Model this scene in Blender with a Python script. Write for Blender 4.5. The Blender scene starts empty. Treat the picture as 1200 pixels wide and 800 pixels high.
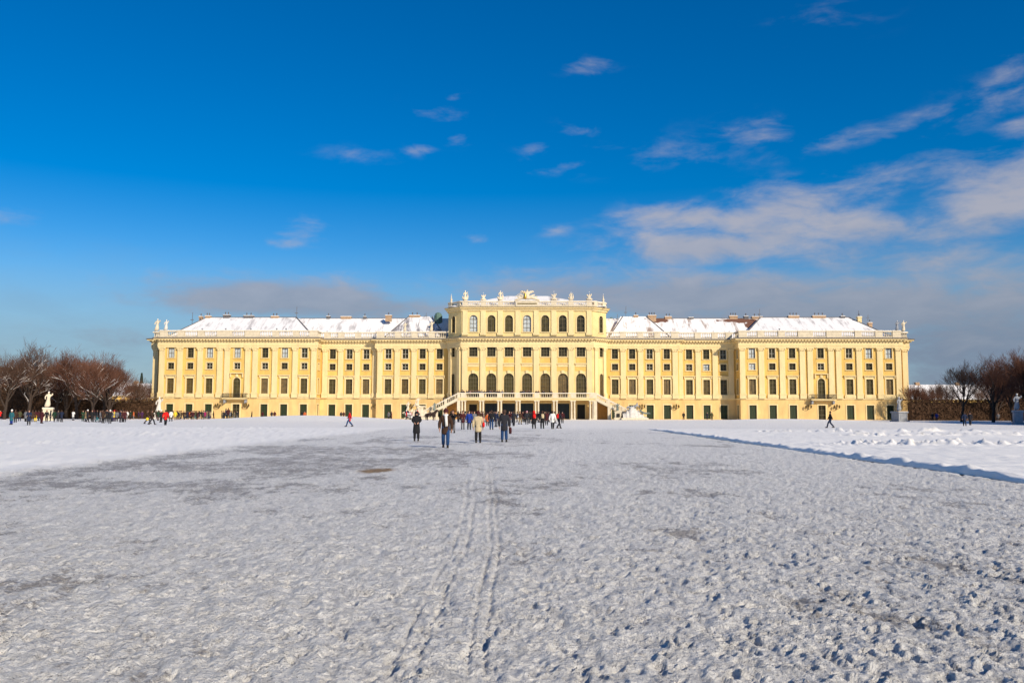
import bpy, math, random
import numpy as np
from mathutils import Matrix, Vector
PI = math.pi
random.seed(7)
S = bpy.context.scene
COL = S.collection

# ------------------------------------------------------------------ camera
FPX, CX, CZ, YAW, PITCH, ROLL = 1010.0, 0.5, 1.6, 0.020, math.atan(83.0/1010), 0.0023
def cam_axes():
    cy, sy = math.cos(YAW), math.sin(YAW)
    fw = Vector((-sy, cy, 0)); rt = Vector((cy, sy, 0)); up = Vector((0, 0, 1))
    f2 = fw*math.cos(PITCH)+up*math.sin(PITCH); u2 = up*math.cos(PITCH)-fw*math.sin(PITCH)
    return rt*math.cos(ROLL)+u2*math.sin(ROLL), u2*math.cos(ROLL)-rt*math.sin(ROLL), f2
RT, UP, FW = cam_axes()
cam_data = bpy.data.cameras.new('camera')
cam = bpy.data.objects.new('camera', cam_data); COL.objects.link(cam)
M3 = Matrix((RT, UP, -FW)).transposed().to_4x4()
cam.matrix_world = Matrix.Translation((CX, 0, CZ)) @ M3
cam_data.sensor_width = 36; cam_data.sensor_fit = 'HORIZONTAL'
cam_data.lens = 36*FPX/1200; cam_data.clip_start = 0.1; cam_data.clip_end = 20000
S.camera = cam
def pdir(px, py):                                  # direction in the world of a measured image point
    return (FW+RT*((px-600)/FPX)-UP*((py-400)/FPX)).normalized()
def wx(px, Y):                                     # world X of image column px on the plane at distance Y
    d = pdir(px, 470); return CX+d.x/d.y*Y

# ------------------------------------------------------------------ world and sun
SUN_AZ, SUN_EL = math.radians(38), math.radians(27.5)     # azimuth measured from straight behind the camera to the right
S.view_settings.view_transform = 'Standard'; S.view_settings.look = 'None'
S.view_settings.exposure = 0.07; S.view_settings.gamma = 1.0
W = bpy.data.worlds.new('World'); S.world = W; W.use_nodes = True
nt = W.node_tree; nt.nodes.clear(); L = nt.links
def N(t, **k):
    n = nt.nodes.new(t)
    for a, b in k.items(): setattr(n, a, b)
    return n
def mth(op, a, b=None, c=None):
    n = N('ShaderNodeMath', operation=op)
    for i, v in enumerate((a, b, c)):
        if v is None: continue
        if isinstance(v, (int, float)): n.inputs[i].default_value = v
        else: L.new(v, n.inputs[i])
    return n.outputs[0]
sky = N('ShaderNodeTexSky', sky_type='NISHITA'); sky.sun_disc = False
sky.sun_elevation = SUN_EL
sky.sun_rotation = PI - SUN_AZ
sky.air_density = 1.0; sky.dust_density = 0.6; sky.ozone_density = 3.0; sky.altitude = 200
tc = N('ShaderNodeTexCoord'); sep = N('ShaderNodeSeparateXYZ'); L.new(tc.outputs['Generated'], sep.inputs[0])
AZ = mth('ARCTAN2', sep.outputs[0], sep.outputs[1]); EL = mth('ARCSINE', sep.outputs[2])
def azel(px, py):
    d = pdir(px, py); return math.atan2(d.x, d.y), math.asin(d.z)
# clouds: measured direction of each bank, half widths (in image px / focal length), weight
clouds = [  # x, y, half w, half h, weight, tilt
 (340, 350, 110, 16, 1.45, 0), (420, 360, 90, 14, 1.2, 0), (260, 345, 40, 10, .7, 0),
 (700, 345, 120, 18, 1.3, 0), (830, 348, 150, 20, 1.45, .02), (980, 368, 220, 32, 1.35, .02), (1160, 388, 170, 50, 1.25, 0), (620, 325, 40, 9, .7, 0),
 (790, 256, 50, 11, 1.15, -.05), (820, 288, 80, 15, 1.25, 0), (890, 268, 65, 17, 1.1, .1), (930, 240, 45, 15, 1.25, .05), (1005, 264, 75, 17, 1.1, .22),
 (1040, 300, 110, 26, .75, .1), (1170, 234, 48, 28, 1.2, -.25), (1100, 268, 60, 18, .8, 0), (1010, 218, 110, 14, .55, -.1), (1180, 320, 80, 30, .5, 0),
 (690, 79, 19, 6, .62, 0), (885, 156, 34, 10, .55, 0), (530, 114, 12, 4, .48, 0), (512, 133, 24, 8, .42, 0), (537, 162, 11, 6, .5, 0),
 (490, 176, 14, 5, .42, 0), (627, 177, 14, 7, .5, 0), (660, 196, 26, 6, .4, -.1), (680, 153, 24, 7, .36, 0), (560, 279, 13, 5, .5, 0),
 (355, 270, 24, 10, .62, -.1), (335, 284, 20, 5, .5, 0), (420, 182, 26, 6, .36, 0), (193, 322, 20, 6, .42, 0), (650, 270, 18, 6, .34, 0),
 (1000, 162, 70, 8, .36, -.12), (1170, 118, 50, 14, .42, -.2), (1100, 132, 34, 6, .38, -.1), (1190, 78, 30, 14, .40, -.5), (1192, 150, 20, 8, .5, -.1),
 (0, 258, 26, 8, .5, 0), (800, 180, 70, 14, .26, 0), (60, 425, 170, 30, .36, 0), (150, 395, 130, 14, .36, 0), (970, 18, 40, 12, .26, 0)]
tot = None; 
for (x, y, hw, hh, w, tilt) in clouds:
    a0, e0 = azel(x, y)
    dx = mth('SUBTRACT', AZ, a0); dy = mth('ADD', mth('SUBTRACT', EL, e0), mth('MULTIPLY', dx, tilt))
    qx = mth('MULTIPLY', dx, FPX*1.0/(hw*1.15)); qy = mth('MULTIPLY', dy, FPX/(hh*1.25))
    d2 = mth('ADD', mth('MULTIPLY', qx, qx), mth('MULTIPLY', qy, qy))
    g = mth('MULTIPLY', mth('POWER', 2.0, mth('MULTIPLY', d2, -1.0)), w)
    tot = g if tot is None else mth('MAXIMUM', tot, g)
cmb = N('ShaderNodeCombineXYZ'); L.new(mth('MULTIPLY', AZ, 1.0), cmb.inputs[0]); L.new(mth('MULTIPLY', EL, 2.6), cmb.inputs[1])
def noise(scale, det, rough, dist, seed=0.0):
    n = N('ShaderNodeTexNoise', noise_dimensions='3D'); n.inputs['Scale'].default_value = scale
    n.inputs['Detail'].default_value = det; n.inputs['Roughness'].default_value = rough; n.inputs['Distortion'].default_value = dist
    mp = N('ShaderNodeMapping'); mp.inputs['Location'].default_value = (seed, seed*1.7, seed*.3); L.new(cmb.outputs[0], mp.inputs[0]); L.new(mp.outputs[0], n.inputs['Vector'])
    return n.outputs[0]
n1 = noise(13, 8, .58, .35, 3.1); n2 = noise(40, 6, .6, .2, 8.0)
base = mth('ADD', tot, mth('ADD', mth('MULTIPLY', mth('SUBTRACT', n1, .5), 2.0), mth('MULTIPLY', mth('SUBTRACT', n2, .5), .55)))
mask = N('ShaderNodeMapRange'); mask.interpolation_type = 'SMOOTHSTEP'; L.new(base, mask.inputs[0])
mask.inputs[1].default_value = .08; mask.inputs[2].default_value = 1.25; mask.inputs[3].default_value = 0; mask.inputs[4].default_value = .80
dens = mth('MULTIPLY', mask.outputs[0], mth('MINIMUM', mth('MULTIPLY', tot, 3.0), 1.0))
# low haze bank that greys the sky towards the horizon
hz = N('ShaderNodeMapRange'); hz.interpolation_type = 'SMOOTHSTEP'; L.new(mth('ADD', EL, mth('MULTIPLY', mth('SUBTRACT', n1, .5), .05)), hz.inputs[0])
hz.inputs[1].default_value = .19; hz.inputs[2].default_value = .05; hz.inputs[3].default_value = 0; hz.inputs[4].default_value = .75
# cloud brightness: lit tops high in the sky, blue-grey shade low down
cr = N('ShaderNodeMapRange'); L.new(mth('ADD', EL, mth('MULTIPLY', mth('SUBTRACT', n1, .45), .12)), cr.inputs[0])
cr.inputs[1].default_value = .07; cr.inputs[2].default_value = .22
ccol = N('ShaderNodeMix', data_type='RGBA'); L.new(cr.outputs[0], ccol.inputs[0])
ccol.inputs[6].default_value = (.185, .225, .315, 1); ccol.inputs[7].default_value = (.46, .44, .47, 1)
hs = N('ShaderNodeHueSaturation'); hs.inputs['Saturation'].default_value = 1.56; hs.inputs['Hue'].default_value = .508
L.new(sky.outputs[0], hs.inputs['Color'])
bg = N('ShaderNodeBackground'); bg.inputs[1].default_value = 0.105; L.new(hs.outputs[0], bg.inputs[0])
bh = N('ShaderNodeBackground'); bh.inputs[0].default_value = (.21, .33, .47, 1)
bc = N('ShaderNodeBackground'); L.new(ccol.outputs[2], bc.inputs[0])
m1 = N('ShaderNodeMixShader'); L.new(hz.outputs[0], m1.inputs[0]); L.new(bg.outputs[0], m1.inputs[1]); L.new(bh.outputs[0], m1.inputs[2])
m2 = N('ShaderNodeMixShader'); L.new(dens, m2.inputs[0]); L.new(m1.outputs[0], m2.inputs[1]); L.new(bc.outputs[0], m2.inputs[2])
wo = N('ShaderNodeOutputWorld'); L.new(m2.outputs[0], wo.inputs[0])

sd = bpy.data.lights.new('sun', 'SUN'); sd.energy = 4.9; sd.angle = math.radians(.5); sd.color = (1.0, .88, .70)
sun = bpy.data.objects.new('sun', sd); COL.objects.link(sun)
tosun = Vector((math.sin(SUN_AZ)*math.cos(SUN_EL), -math.cos(SUN_AZ)*math.cos(SUN_EL), math.sin(SUN_EL)))
sun.rotation_euler = tosun.to_track_quat('Z', 'Y').to_euler(); sun.location = (60, -60, 60)

# ------------------------------------------------------------------ materials
def mat(name, col, rough=.8, metal=0, var=.0, scale=1.0, bump=0, bscale=20, spec=.3, col2=None, stretch=(1, 1, 1)):
    m = bpy.data.materials.new(name); m.use_nodes = True
    t = m.node_tree; b = t.nodes['Principled BSDF']
    b.inputs['Base Color'].default_value = (*col, 1); b.inputs['Roughness'].default_value = rough
    b.inputs['Metallic'].default_value = metal; b.inputs['Specular IOR Level'].default_value = spec
    geo = t.nodes.new('ShaderNodeNewGeometry') 
    if var or col2:
        mp = t.nodes.new('ShaderNodeMapping'); mp.inputs['Scale'].default_value = stretch; t.links.new(geo.outputs['Position'], mp.inputs[0])
        n = t.nodes.new('ShaderNodeTexNoise'); n.inputs['Scale'].default_value = scale; n.inputs['Detail'].default_value = 6; n.inputs['Roughness'].default_value = .6
        t.links.new(mp.outputs[0], n.inputs['Vector'])
        r = t.nodes.new('ShaderNodeMapRange'); t.links.new(n.outputs[0], r.inputs[0]); r.inputs[1].default_value = .3; r.inputs[2].default_value = .7
        x = t.nodes.new('ShaderNodeMix'); x.data_type = 'RGBA'; t.links.new(r.outputs[0], x.inputs[0])
        c2 = col2 or tuple(min(1, c*(1+var)) for c in col); c1 = col if col2 else tuple(c*(1-var) for c in col)
        x.inputs[6].default_value = (*c1, 1); x.inputs[7].default_value = (*c2, 1)
        t.links.new(x.outputs[2], b.inputs['Base Color'])
    if bump:
        n = t.nodes.new('ShaderNodeTexNoise'); n.inputs['Scale'].default_value = bscale; n.inputs['Detail'].default_value = 5
        t.links.new(geo.outputs['Position'], n.inputs['Vector'])
        u = t.nodes.new('ShaderNodeBump'); u.inputs['Strength'].default_value = bump; u.inputs['Distance'].default_value = .1
        t.links.new(n.outputs[0], u.inputs['Height']); t.links.new(u.outputs[0], b.inputs['Normal'])
    return m
YEL = mat('yellow_plaster', (.665, .43, .12), .9, var=.18, scale=.6, bump=.2, bscale=6, stretch=(1, 1, .3))
GYEL = mat('ochre_plaster', (.66, .45, .185), .9, var=.17, scale=.6, bump=.2, bscale=6, stretch=(1, 1, .4))
CRM = mat('cream_stone', (.715, .565, .295), .85, var=.10, scale=1.2, bump=.15, bscale=8, stretch=(1, 1, .25))
CYE = mat('cream_plaster', (.70, .54, .245), .9, var=.11, scale=.5, bump=.15, bscale=6)
WHT = mat('pale_stone', (.64, .55, .40), .85, var=.12, scale=1.5, bump=.2, bscale=8)
STN = mat('weathered_stone', (.62, .58, .52), .9, var=.2, scale=3, bump=.3, bscale=10)
STB = mat('shade_darkened_stone', (.27, .28, .30), .9, var=.25, scale=3, bump=.3, bscale=10)  # grey darkened so the colour itself carries the shade on the right-hand statues
GSTN = mat('mossy_statue_stone', (.16, .19, .17), .9, var=.3, scale=3)
SNOW = mat('snow', (.84, .80, .76), .7, var=.05, scale=1.2, bump=.3, bscale=3)
LEAD = mat('lead_sheet', (.13, .12, .12), .6, var=.2, scale=2)
SLATE = mat('slate', (.06, .075, .11), .5, var=.25, scale=4, bump=.3, bscale=6)
BRICK = mat('chimney_brick', (.42, .28, .17), .9, var=.25, scale=3, bump=.3, bscale=12)
COPPER = mat('copper_green', (.10, .17, .14), .6, var=.3, scale=2)
IRON = mat('dark_iron', (.02, .018, .016), .5, metal=.3)
FRM = mat('window_frame_paint', (.16, .13, .07), .5)
FRW = mat('white_frame_paint', (.5, .47, .38), .5)
SHUT = mat('green_shutter', (.020, .032, .012), .6, var=.2, scale=5)
GLB = mat('curtained_glass', (.105, .07, .022), .34, var=.45, scale=1.1, spec=.3)
GLC = mat('olive_curtained_glass', (.07, .055, .018), .3, var=.5, scale=.9, spec=.3)
GLE = mat('lighter_curtained_glass', (.15, .10, .04), .4, var=.45, scale=1.4, spec=.3)
GLD = mat('dark_glass', (.035, .030, .014), .25, var=.6, scale=1.3, spec=.28)
BLIND = mat('pale_blind', (.42, .46, .47), .6, var=.25, scale=3)
DARK = mat('dark_opening', (.012, .011, .010), .6)
DTEAL = mat('dark_hall', (.010, .02, .03), .4)
GOLD = mat('gilded_metal', (.65, .42, .08), .35, metal=.8)
def snow_roof(name, cover, under, patches=()):
    m = mat(name, under, .8)
    t = m.node_tree; b = t.nodes['Principled BSDF']; g = t.nodes.new('ShaderNodeNewGeometry')
    mp = t.nodes.new('ShaderNodeMapping'); mp.inputs['Scale'].default_value = (.5, .12, .25); t.links.new(g.outputs['Position'], mp.inputs[0])
    n = t.nodes.new('ShaderNodeTexNoise'); n.inputs['Scale'].default_value = .9; n.inputs['Detail'].default_value = 7; n.inputs['Roughness'].default_value = .65
    t.links.new(mp.outputs[0], n.inputs['Vector'])
    mp2 = t.nodes.new('ShaderNodeMapping'); mp2.inputs['Scale'].default_value = (2.5, .2, .2); t.links.new(g.outputs['Position'], mp2.inputs[0])
    n2 = t.nodes.new('ShaderNodeTexNoise'); n2.inputs['Scale'].default_value = 1.0; n2.inputs['Detail'].default_value = 5; t.links.new(mp2.outputs[0], n2.inputs['Vector'])
    ad = t.nodes.new('ShaderNodeMath'); ad.operation = 'MULTIPLY_ADD'; ad.inputs[1].default_value = .35; t.links.new(n2.outputs[0], ad.inputs[0]); t.links.new(n.outputs[0], ad.inputs[2])
    r = t.nodes.new('ShaderNodeMapRange'); t.links.new(ad.outputs[0], r.inputs[0]); r.inputs[1].default_value = cover; r.inputs[2].default_value = cover+.13
    x = t.nodes.new('ShaderNodeMix'); x.data_type = 'RGBA'; t.links.new(r.outputs[0], x.inputs[0])
    x.inputs[6].default_value = (.80, .785, .775, 1); x.inputs[7].default_value = (*under, 1); out = x.outputs[2]
    for (cx_, cz_, hw_, hh_) in patches:      # melted places, fixed to the roof
        sp_ = t.nodes.new('ShaderNodeSeparateXYZ'); t.links.new(g.outputs['Position'], sp_.inputs[0])
        def mm(op, a, b_):
            q = t.nodes.new('ShaderNodeMath'); q.operation = op
            for i_, v_ in enumerate((a, b_)):
                if isinstance(v_, (int, float)): q.inputs[i_].default_value = v_
                else: t.links.new(v_, q.inputs[i_])
            return q.outputs[0]
        u = mm('DIVIDE', mm('SUBTRACT', sp_.outputs[0], cx_), hw_); v = mm('DIVIDE', mm('SUBTRACT', sp_.outputs[2], cz_), hh_)
        d = mm('ADD', mm('ADD', mm('MULTIPLY', u, u), mm('MULTIPLY', v, v)), mm('MULTIPLY', mm('SUBTRACT', n.outputs[0], .5), 5.0))
        r3 = t.nodes.new('ShaderNodeMapRange'); t.links.new(d, r3.inputs[0]); r3.inputs[1].default_value = 1.15; r3.inputs[2].default_value = .85
        x3 = t.nodes.new('ShaderNodeMix'); x3.data_type = 'RGBA'; t.links.new(r3.outputs[0], x3.inputs[0]); t.links.new(out, x3.inputs[6]); x3.inputs[7].default_value = (.16, .075, .05, 1); out = x3.outputs[2]
    t.links.new(out, b.inputs['Base Color'])
    return m
ROOF_A = snow_roof('snowy_roof', .69, (.47, .45, .45)); ROOF_B = snow_roof('patchy_snow_roof', .63, (.22, .21, .23)); ROOF_C = snow_roof('thawing_snow_roof', .71, (.32, .24, .20), [(33.0, 24.9, 3.2, .7), (54.0, 24.8, 6.0, .6), (56.0, 23.4, 1.4, 1.2)])

# ------------------------------------------------------------------ mesh helpers
class MB:
    def __init__(s): s.v = []; s.f = []; s.m = []; s.mi = 0
    def add(s, vs, fs):
        k = len(s.v); s.v += [tuple(v) for v in vs]; s.f += [tuple(i+k for i in f) for f in fs]; s.m += [s.mi]*len(fs); return s
    def box(s, x0, x1, y0, y1, z0, z1):
        return s.add([(x0,y0,z0),(x1,y0,z0),(x1,y1,z0),(x0,y1,z0),(x0,y0,z1),(x1,y0,z1),(x1,y1,z1),(x0,y1,z1)],
                     [(0,3,2,1),(4,5,6,7),(0,1,5,4),(1,2,6,5),(2,3,7,6),(3,0,4,7)])
    def quad(s, a, b, c, d): return s.add([a, b, c, d], [(0, 1, 2, 3)])
    def lathe(s, prof, c=(0, 0, 0), n=8, sx=1, sy=1, cap=True):
        vs = []; fs = []
        for r, z in prof:
            for i in range(n):
                a = 2*PI*i/n; vs.append((c[0]+r*sx*math.cos(a), c[1]+r*sy*math.sin(a), c[2]+z))
        for j in range(len(prof)-1):
            for i in range(n):
                k = (i+1) % n; fs.append((j*n+i, j*n+k, (j+1)*n+k, (j+1)*n+i))
        if cap: fs += [tuple(range(n))[::-1], tuple((len(prof)-1)*n+i for i in range(n))]
        return s.add(vs, fs)
    def ball(s, c, r, n=10, m=7):
        rx, ry, rz = (r, r, r) if isinstance(r, (int, float)) else r
        prof = [(max(.02, math.sin(PI*j/m)), -math.cos(PI*j/m)*rz) for j in range(m+1)]
        return s.lathe(prof, c, n, rx, ry)
    def tube(s, pts, rad, n=5, cap=True):
        vs = []; fs = []; P = [Vector(p) for p in pts]
        if isinstance(rad, (int, float)): rad = [rad]*len(P)
        for j, p in enumerate(P):
            d = (P[min(j+1, len(P)-1)]-P[max(j-1, 0)]).normalized()
            a = d.orthogonal().normalized() if j == 0 else (a - d*a.dot(d)).normalized()
            b = d.cross(a)
            for i in range(n):
                t = 2*PI*i/n; vs.append(p+(a*math.cos(t)+b*math.sin(t))*rad[j])
        for j in range(len(P)-1):
            for i in range(n):
                k = (i+1) % n; fs.append((j*n+i, j*n+k, (j+1)*n+k, (j+1)*n+i))
        if cap: fs += [tuple(range(n))[::-1], tuple((len(P)-1)*n+i for i in range(n))]
        return s.add(vs, fs)
    def prism(s, pts, y0, y1):       # outline in x,z extruded along y
        n = len(pts); vs = [(x, y0, z) for x, z in pts]+[(x, y1, z) for x, z in pts]
        return s.add(vs, [tuple(range(n)), tuple(range(2*n-1, n-1, -1))]+[(i, i+n, (i+1) % n+n, (i+1) % n) for i in range(n)])
    def mesh(s, name, mats, smooth=False):
        me = bpy.data.meshes.new(name); me.from_pydata(s.v, [], s.f)
        for m in (mats if isinstance(mats, (list, tuple)) else [mats]): me.materials.append(m)
        me.polygons.foreach_set('material_index', s.m)
        if smooth: me.polygons.foreach_set('use_smooth', [True]*len(s.f))
        me.update(); return me
def put(name, me, parent=None, loc=None, rz=0, kind=None, mats=None, scale=None, label=None):
    o = bpy.data.objects.new(name, me); COL.objects.link(o)
    if parent: o.parent = parent
    if loc is not None: o.location = loc
    if rz: o.rotation_euler.z = rz
    if scale: o.scale = scale if isinstance(scale, tuple) else (scale,)*3
    if kind: o['kind'] = kind
    if label: o['label'] = label
    if mats:
        for i, m in enumerate(mats): o.material_slots[i].link = 'OBJECT'; o.material_slots[i].material = m
    return o
def thing(name, label, cat, loc=(0, 0, 0), rz=0, group=None, scale=None):
    o = bpy.data.objects.new(name, None); COL.objects.link(o); o.location = loc; o.rotation_euler.z = rz
    o.empty_display_size = .3
    if scale: o.scale = (scale,)*3
    o['label'] = label; o['category'] = cat
    if group: o['group'] = group
    return o
def sweep(mb, prof, line, closed_prof=False):
    """profile (out, z) swept along a plan polyline; outward is to the right of travel"""
    n = len(line); pn = []
    for i in range(n):
        P = Vector(line[i]); ds = []
        if i > 0: ds.append((P-Vector(line[i-1])).normalized())
        if i < n-1: ds.append((Vector(line[i+1])-P).normalized())
        ns = [Vector((d.y, -d.x)) for d in ds]
        m = ns[0] if len(ns) == 1 else (ns[0]+ns[1])/(1+ns[0].dot(ns[1]))
        pn.append((P, m))
    vs = []; k = len(prof)
    for P, m in pn:
        for o_, z in prof: q = P+m*o_; vs.append((q.x, q.y, z))
    fs = []
    for i in range(n-1):
        for j in range(k if closed_prof else k-1):
            a = i*k+j; b = i*k+(j+1) % k; fs.append((a, b, b+k, a+k))
    if closed_prof: fs += [tuple(range(k)), tuple((n-1)*k+j for j in range(k))[::-1]]
    mb.add(vs, fs)

# ------------------------------------------------------------------ PALACE
YP, YR, YB, YC = 205.0, 209.4, 207.9, 203.5
palace = thing('palace', 'long yellow baroque palace with cream pilasters and snow-covered roofs', 'palace', (0, YP, 0))
def pc(name, mb, mats, kind=None, label=None, smooth=False):      # palace part built in world coordinates
    return put(name, mb.mesh(name, mats, smooth), palace, (0, -YP, 0), kind=kind, label=label)
def arch_pts(cx, w, z1, n=10):
    r = w/2; return [(cx+r*math.cos(PI*i/n), z1-r+r*math.sin(PI*i/n)) for i in range(n+1)]
def wall_mesh(mb, length, z0, z1, holes, depth=.45):
    hs = [h for h in holes if h[3] > z0+.01 and h[2] < z1-.01]
    xs = sorted({0, length}|{h[0]-h[1]/2 for h in hs}|{h[0]+h[1]/2 for h in hs}); zs = sorted({z0, z1}|{max(z0, h[2]) for h in hs}|{min(z1, h[3]) for h in hs})
    for i in range(len(xs)-1):
        for j in range(len(zs)-1):
            mx, mz = (xs[i]+xs[i+1])/2, (zs[j]+zs[j+1])/2
            if any(abs(mx-h[0]) < h[1]/2 and h[2] < mz < h[3] for h in hs): continue
            mb.quad((xs[i], 0, zs[j]), (xs[i+1], 0, zs[j]), (xs[i+1], 0, zs[j+1]), (xs[i], 0, zs[j+1]))
    for cx, w, a, b, arch in hs:
        l, r = cx-w/2, cx+w/2; top = b-w/2 if arch else b
        mb.quad((l, 0, a), (l, depth, a), (l, depth, top), (l, 0, top)); mb.quad((r, depth, a), (r, 0, a), (r, 0, top), (r, depth, top))
        mb.quad((l, depth, a), (l, 0, a), (r, 0, a), (r, depth, a))
        if not arch: mb.quad((l, 0, b), (l, depth, b), (r, depth, b), (r, 0, b))
        else:
            P = arch_pts(cx, w, b)
            for (x0, q0), (x1, q1) in zip(P, P[1:]):
                mb.quad((x0, 0, q0), (x1, 0, q1), (x1, depth, q1), (x0, depth, q0))
                mb.quad((x0, 0, q0), (x0, 0, b), (x1, 0, b), (x1, 0, q1))
def ring(mb, w, z0, z1, t, y0, y1, arch=False, sill=True):
    """surround of an opening centred on x=0"""
    l, r = -w/2, w/2
    top = z1-w/2 if arch else z1
    mb.box(l-t, l, y0, y1, z0, top); mb.box(r, r+t, y0, y1, z0, top)
    if not arch: mb.box(l-t, r+t, y0, y1, z1, z1+t)
    else:
        n = 10; R = w/2
        for i in range(n):
            a, b = PI*i/n, PI*(i+1)/n
            q = [(R*math.cos(a), top+R*math.sin(a)), (R*math.cos(b), top+R*math.sin(b)), ((R+t)*math.cos(b), top+(R+t)*math.sin(b)), ((R+t)*math.cos(a), top+(R+t)*math.sin(a))]
            mb.prism(q, y0, y1)
    if sill: mb.box(l-t-.08, r+t+.08, y0-.1, y1, z0-.16, z0)
KINDS = {}
def window_kind(key, w, z0, z1, arch=False, t=.3, cols=2, rows=2, hood=False, panel=False, sill=True, frm=None, pane=None, door=False, ear=False):
    a = MB(); ring(a, w, z0, z1, t, -.09, .02, arch, sill)
    if hood:
        a.box(-w/2-.45, w/2+.45, -.10, .02, z1+t, z1+t+.45); a.box(-w/2-.62, w/2+.62, -.42, .02, z1+t+.45, z1+t+.62); a.box(-w/2-.5, w/2+.5, -.26, .02, z1+t+.36, z1+t+.45)
        for sx in (-1, 1): a.box(sx*(w/2+.38)-.1, sx*(w/2+.38)+.1, -.3, .02, z1+t-.05, z1+t+.36)
    if panel: a.box(-w/2-.48, w/2+.48, -.30, .02, 5.06, z0-.16); a.box(-w/2-.2, w/2+.2, -.34, -.30, 5.2, z0-.28)
    if ear:
        a.box(-w/2-.75, w/2+.75, -.5, .02, z1+.95, z1+1.15); 
        for sx in (-1, 1): a.box(sx*(w/2+.6)-.13, sx*(w/2+.6)+.13, -.36, .02, z1+.05, z1+.95)
        a.lathe([(.25, 0), (.42, .2), (.3, .5), (.1, .6)], (0, -.15, z1+.2), 8, 1, .5)
    f = MB(); fy0, fy1 = .2, .3; bt = .09
    top = z1-w/2 if arch else z1
    f.box(-w/2, -w/2+bt, fy0, fy1, z0, top); f.box(w/2-bt, w/2, fy0, fy1, z0, top); f.box(-w/2+bt, w/2-bt, fy0, fy1, z0, z0+bt)
    if not arch: f.box(-w/2+bt, w/2-bt, fy0, fy1, z1-bt, z1)
    else: ring(f, w-2*bt, z0+1, z1-bt, bt*.98, fy0, fy1, True, False); f.box(-w/2+bt, w/2-bt, fy0-.01, fy1-.01, top-.05, top+.05)
    zt = top if arch else z1-bt
    for i in range(1, cols): x = -w/2+w*i/cols; f.box(x-.035, x+.035, fy0+.01, fy1-.02, z0+bt, zt if not arch else z1-bt)
    for j in range(1, rows): z = z0+(zt-z0)*j/rows; f.box(-w/2+bt, w/2-bt, fy0+.02, fy1-.03, z-.03, z+.03)
    g = MB()
    if not arch: g.quad((-w/2, .33, z0), (w/2, .33, z0), (w/2, .33, z1), (-w/2, .33, z1))
    else:
        P = arch_pts(0, w, z1); g.add([(x, .33, z) for x, z in P]+[(-w/2, .33, z0), (w/2, .33, z0)], [tuple(range(len(P)+2))])
    if door:   # two shutter leaves with louvre rails
        g = MB()
        for sx in (-1, 1):
            x0, x1 = sorted((sx*.02, sx*(w/2-.03))); g.box(x0, x1, .26, .31, z0+.05, z1-.04)
            for q in range(6): z = z0+.25+q*(z1-z0-.5)/5; g.box(x0+.08, x1-.08, .235, .26, z-.05, z+.05)
    KINDS[key] = (a.mesh('window_surround', CRM), f.mesh('window_frame', frm or FRM), g.mesh('pane', pane or GLD), (w, z0, z1, arch))
window_kind('top', 1.5, 14.5, 16.85, t=.22, cols=2, rows=2)
window_kind('mid', 1.5, 11.75, 13.3, t=.2, cols=2, rows=2)
window_kind('main', 1.62, 5.95, 9.55, t=.28, cols=2, rows=4, hood=True, panel=True, pane=GLB)
window_kind('balcony', 1.7, 5.05, 9.75, True, t=.22, cols=2, rows=4, ear=True, sill=False, pane=GLB)
window_kind('door', 1.72, .06, 3.42, t=.26, cols=1, rows=1, sill=False, pane=SHUT, door=True)
window_kind('entry', 1.72, .06, 3.42, t=.26, cols=2, rows=3, sill=False, pane=GLD)
window_kind('great', 2.35, 5.0, 10.8, True, t=.2, cols=4, rows=5, sill=False, pane=GLB)
window_kind('court', 2.0, 14.75, 17.05, t=.22, cols=3, rows=3)
window_kind('attic', 1.9, 20.6, 24.6, True, t=.22, cols=2, rows=3)
window_kind('hall', 1.9, .06, 3.5, t=.15, cols=1, rows=1, sill=False, pane=DARK)
window_kind('gate', 3.0, .06, 3.7, t=.15, cols=3, rows=2, sill=False, pane=DTEAL, frm=IRON)
window_kind('sidewin', 1.5, 5.95, 9.55, t=.22, cols=2, rows=4, sill=True, pane=GLB)
rnd = random.Random(5)
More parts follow.
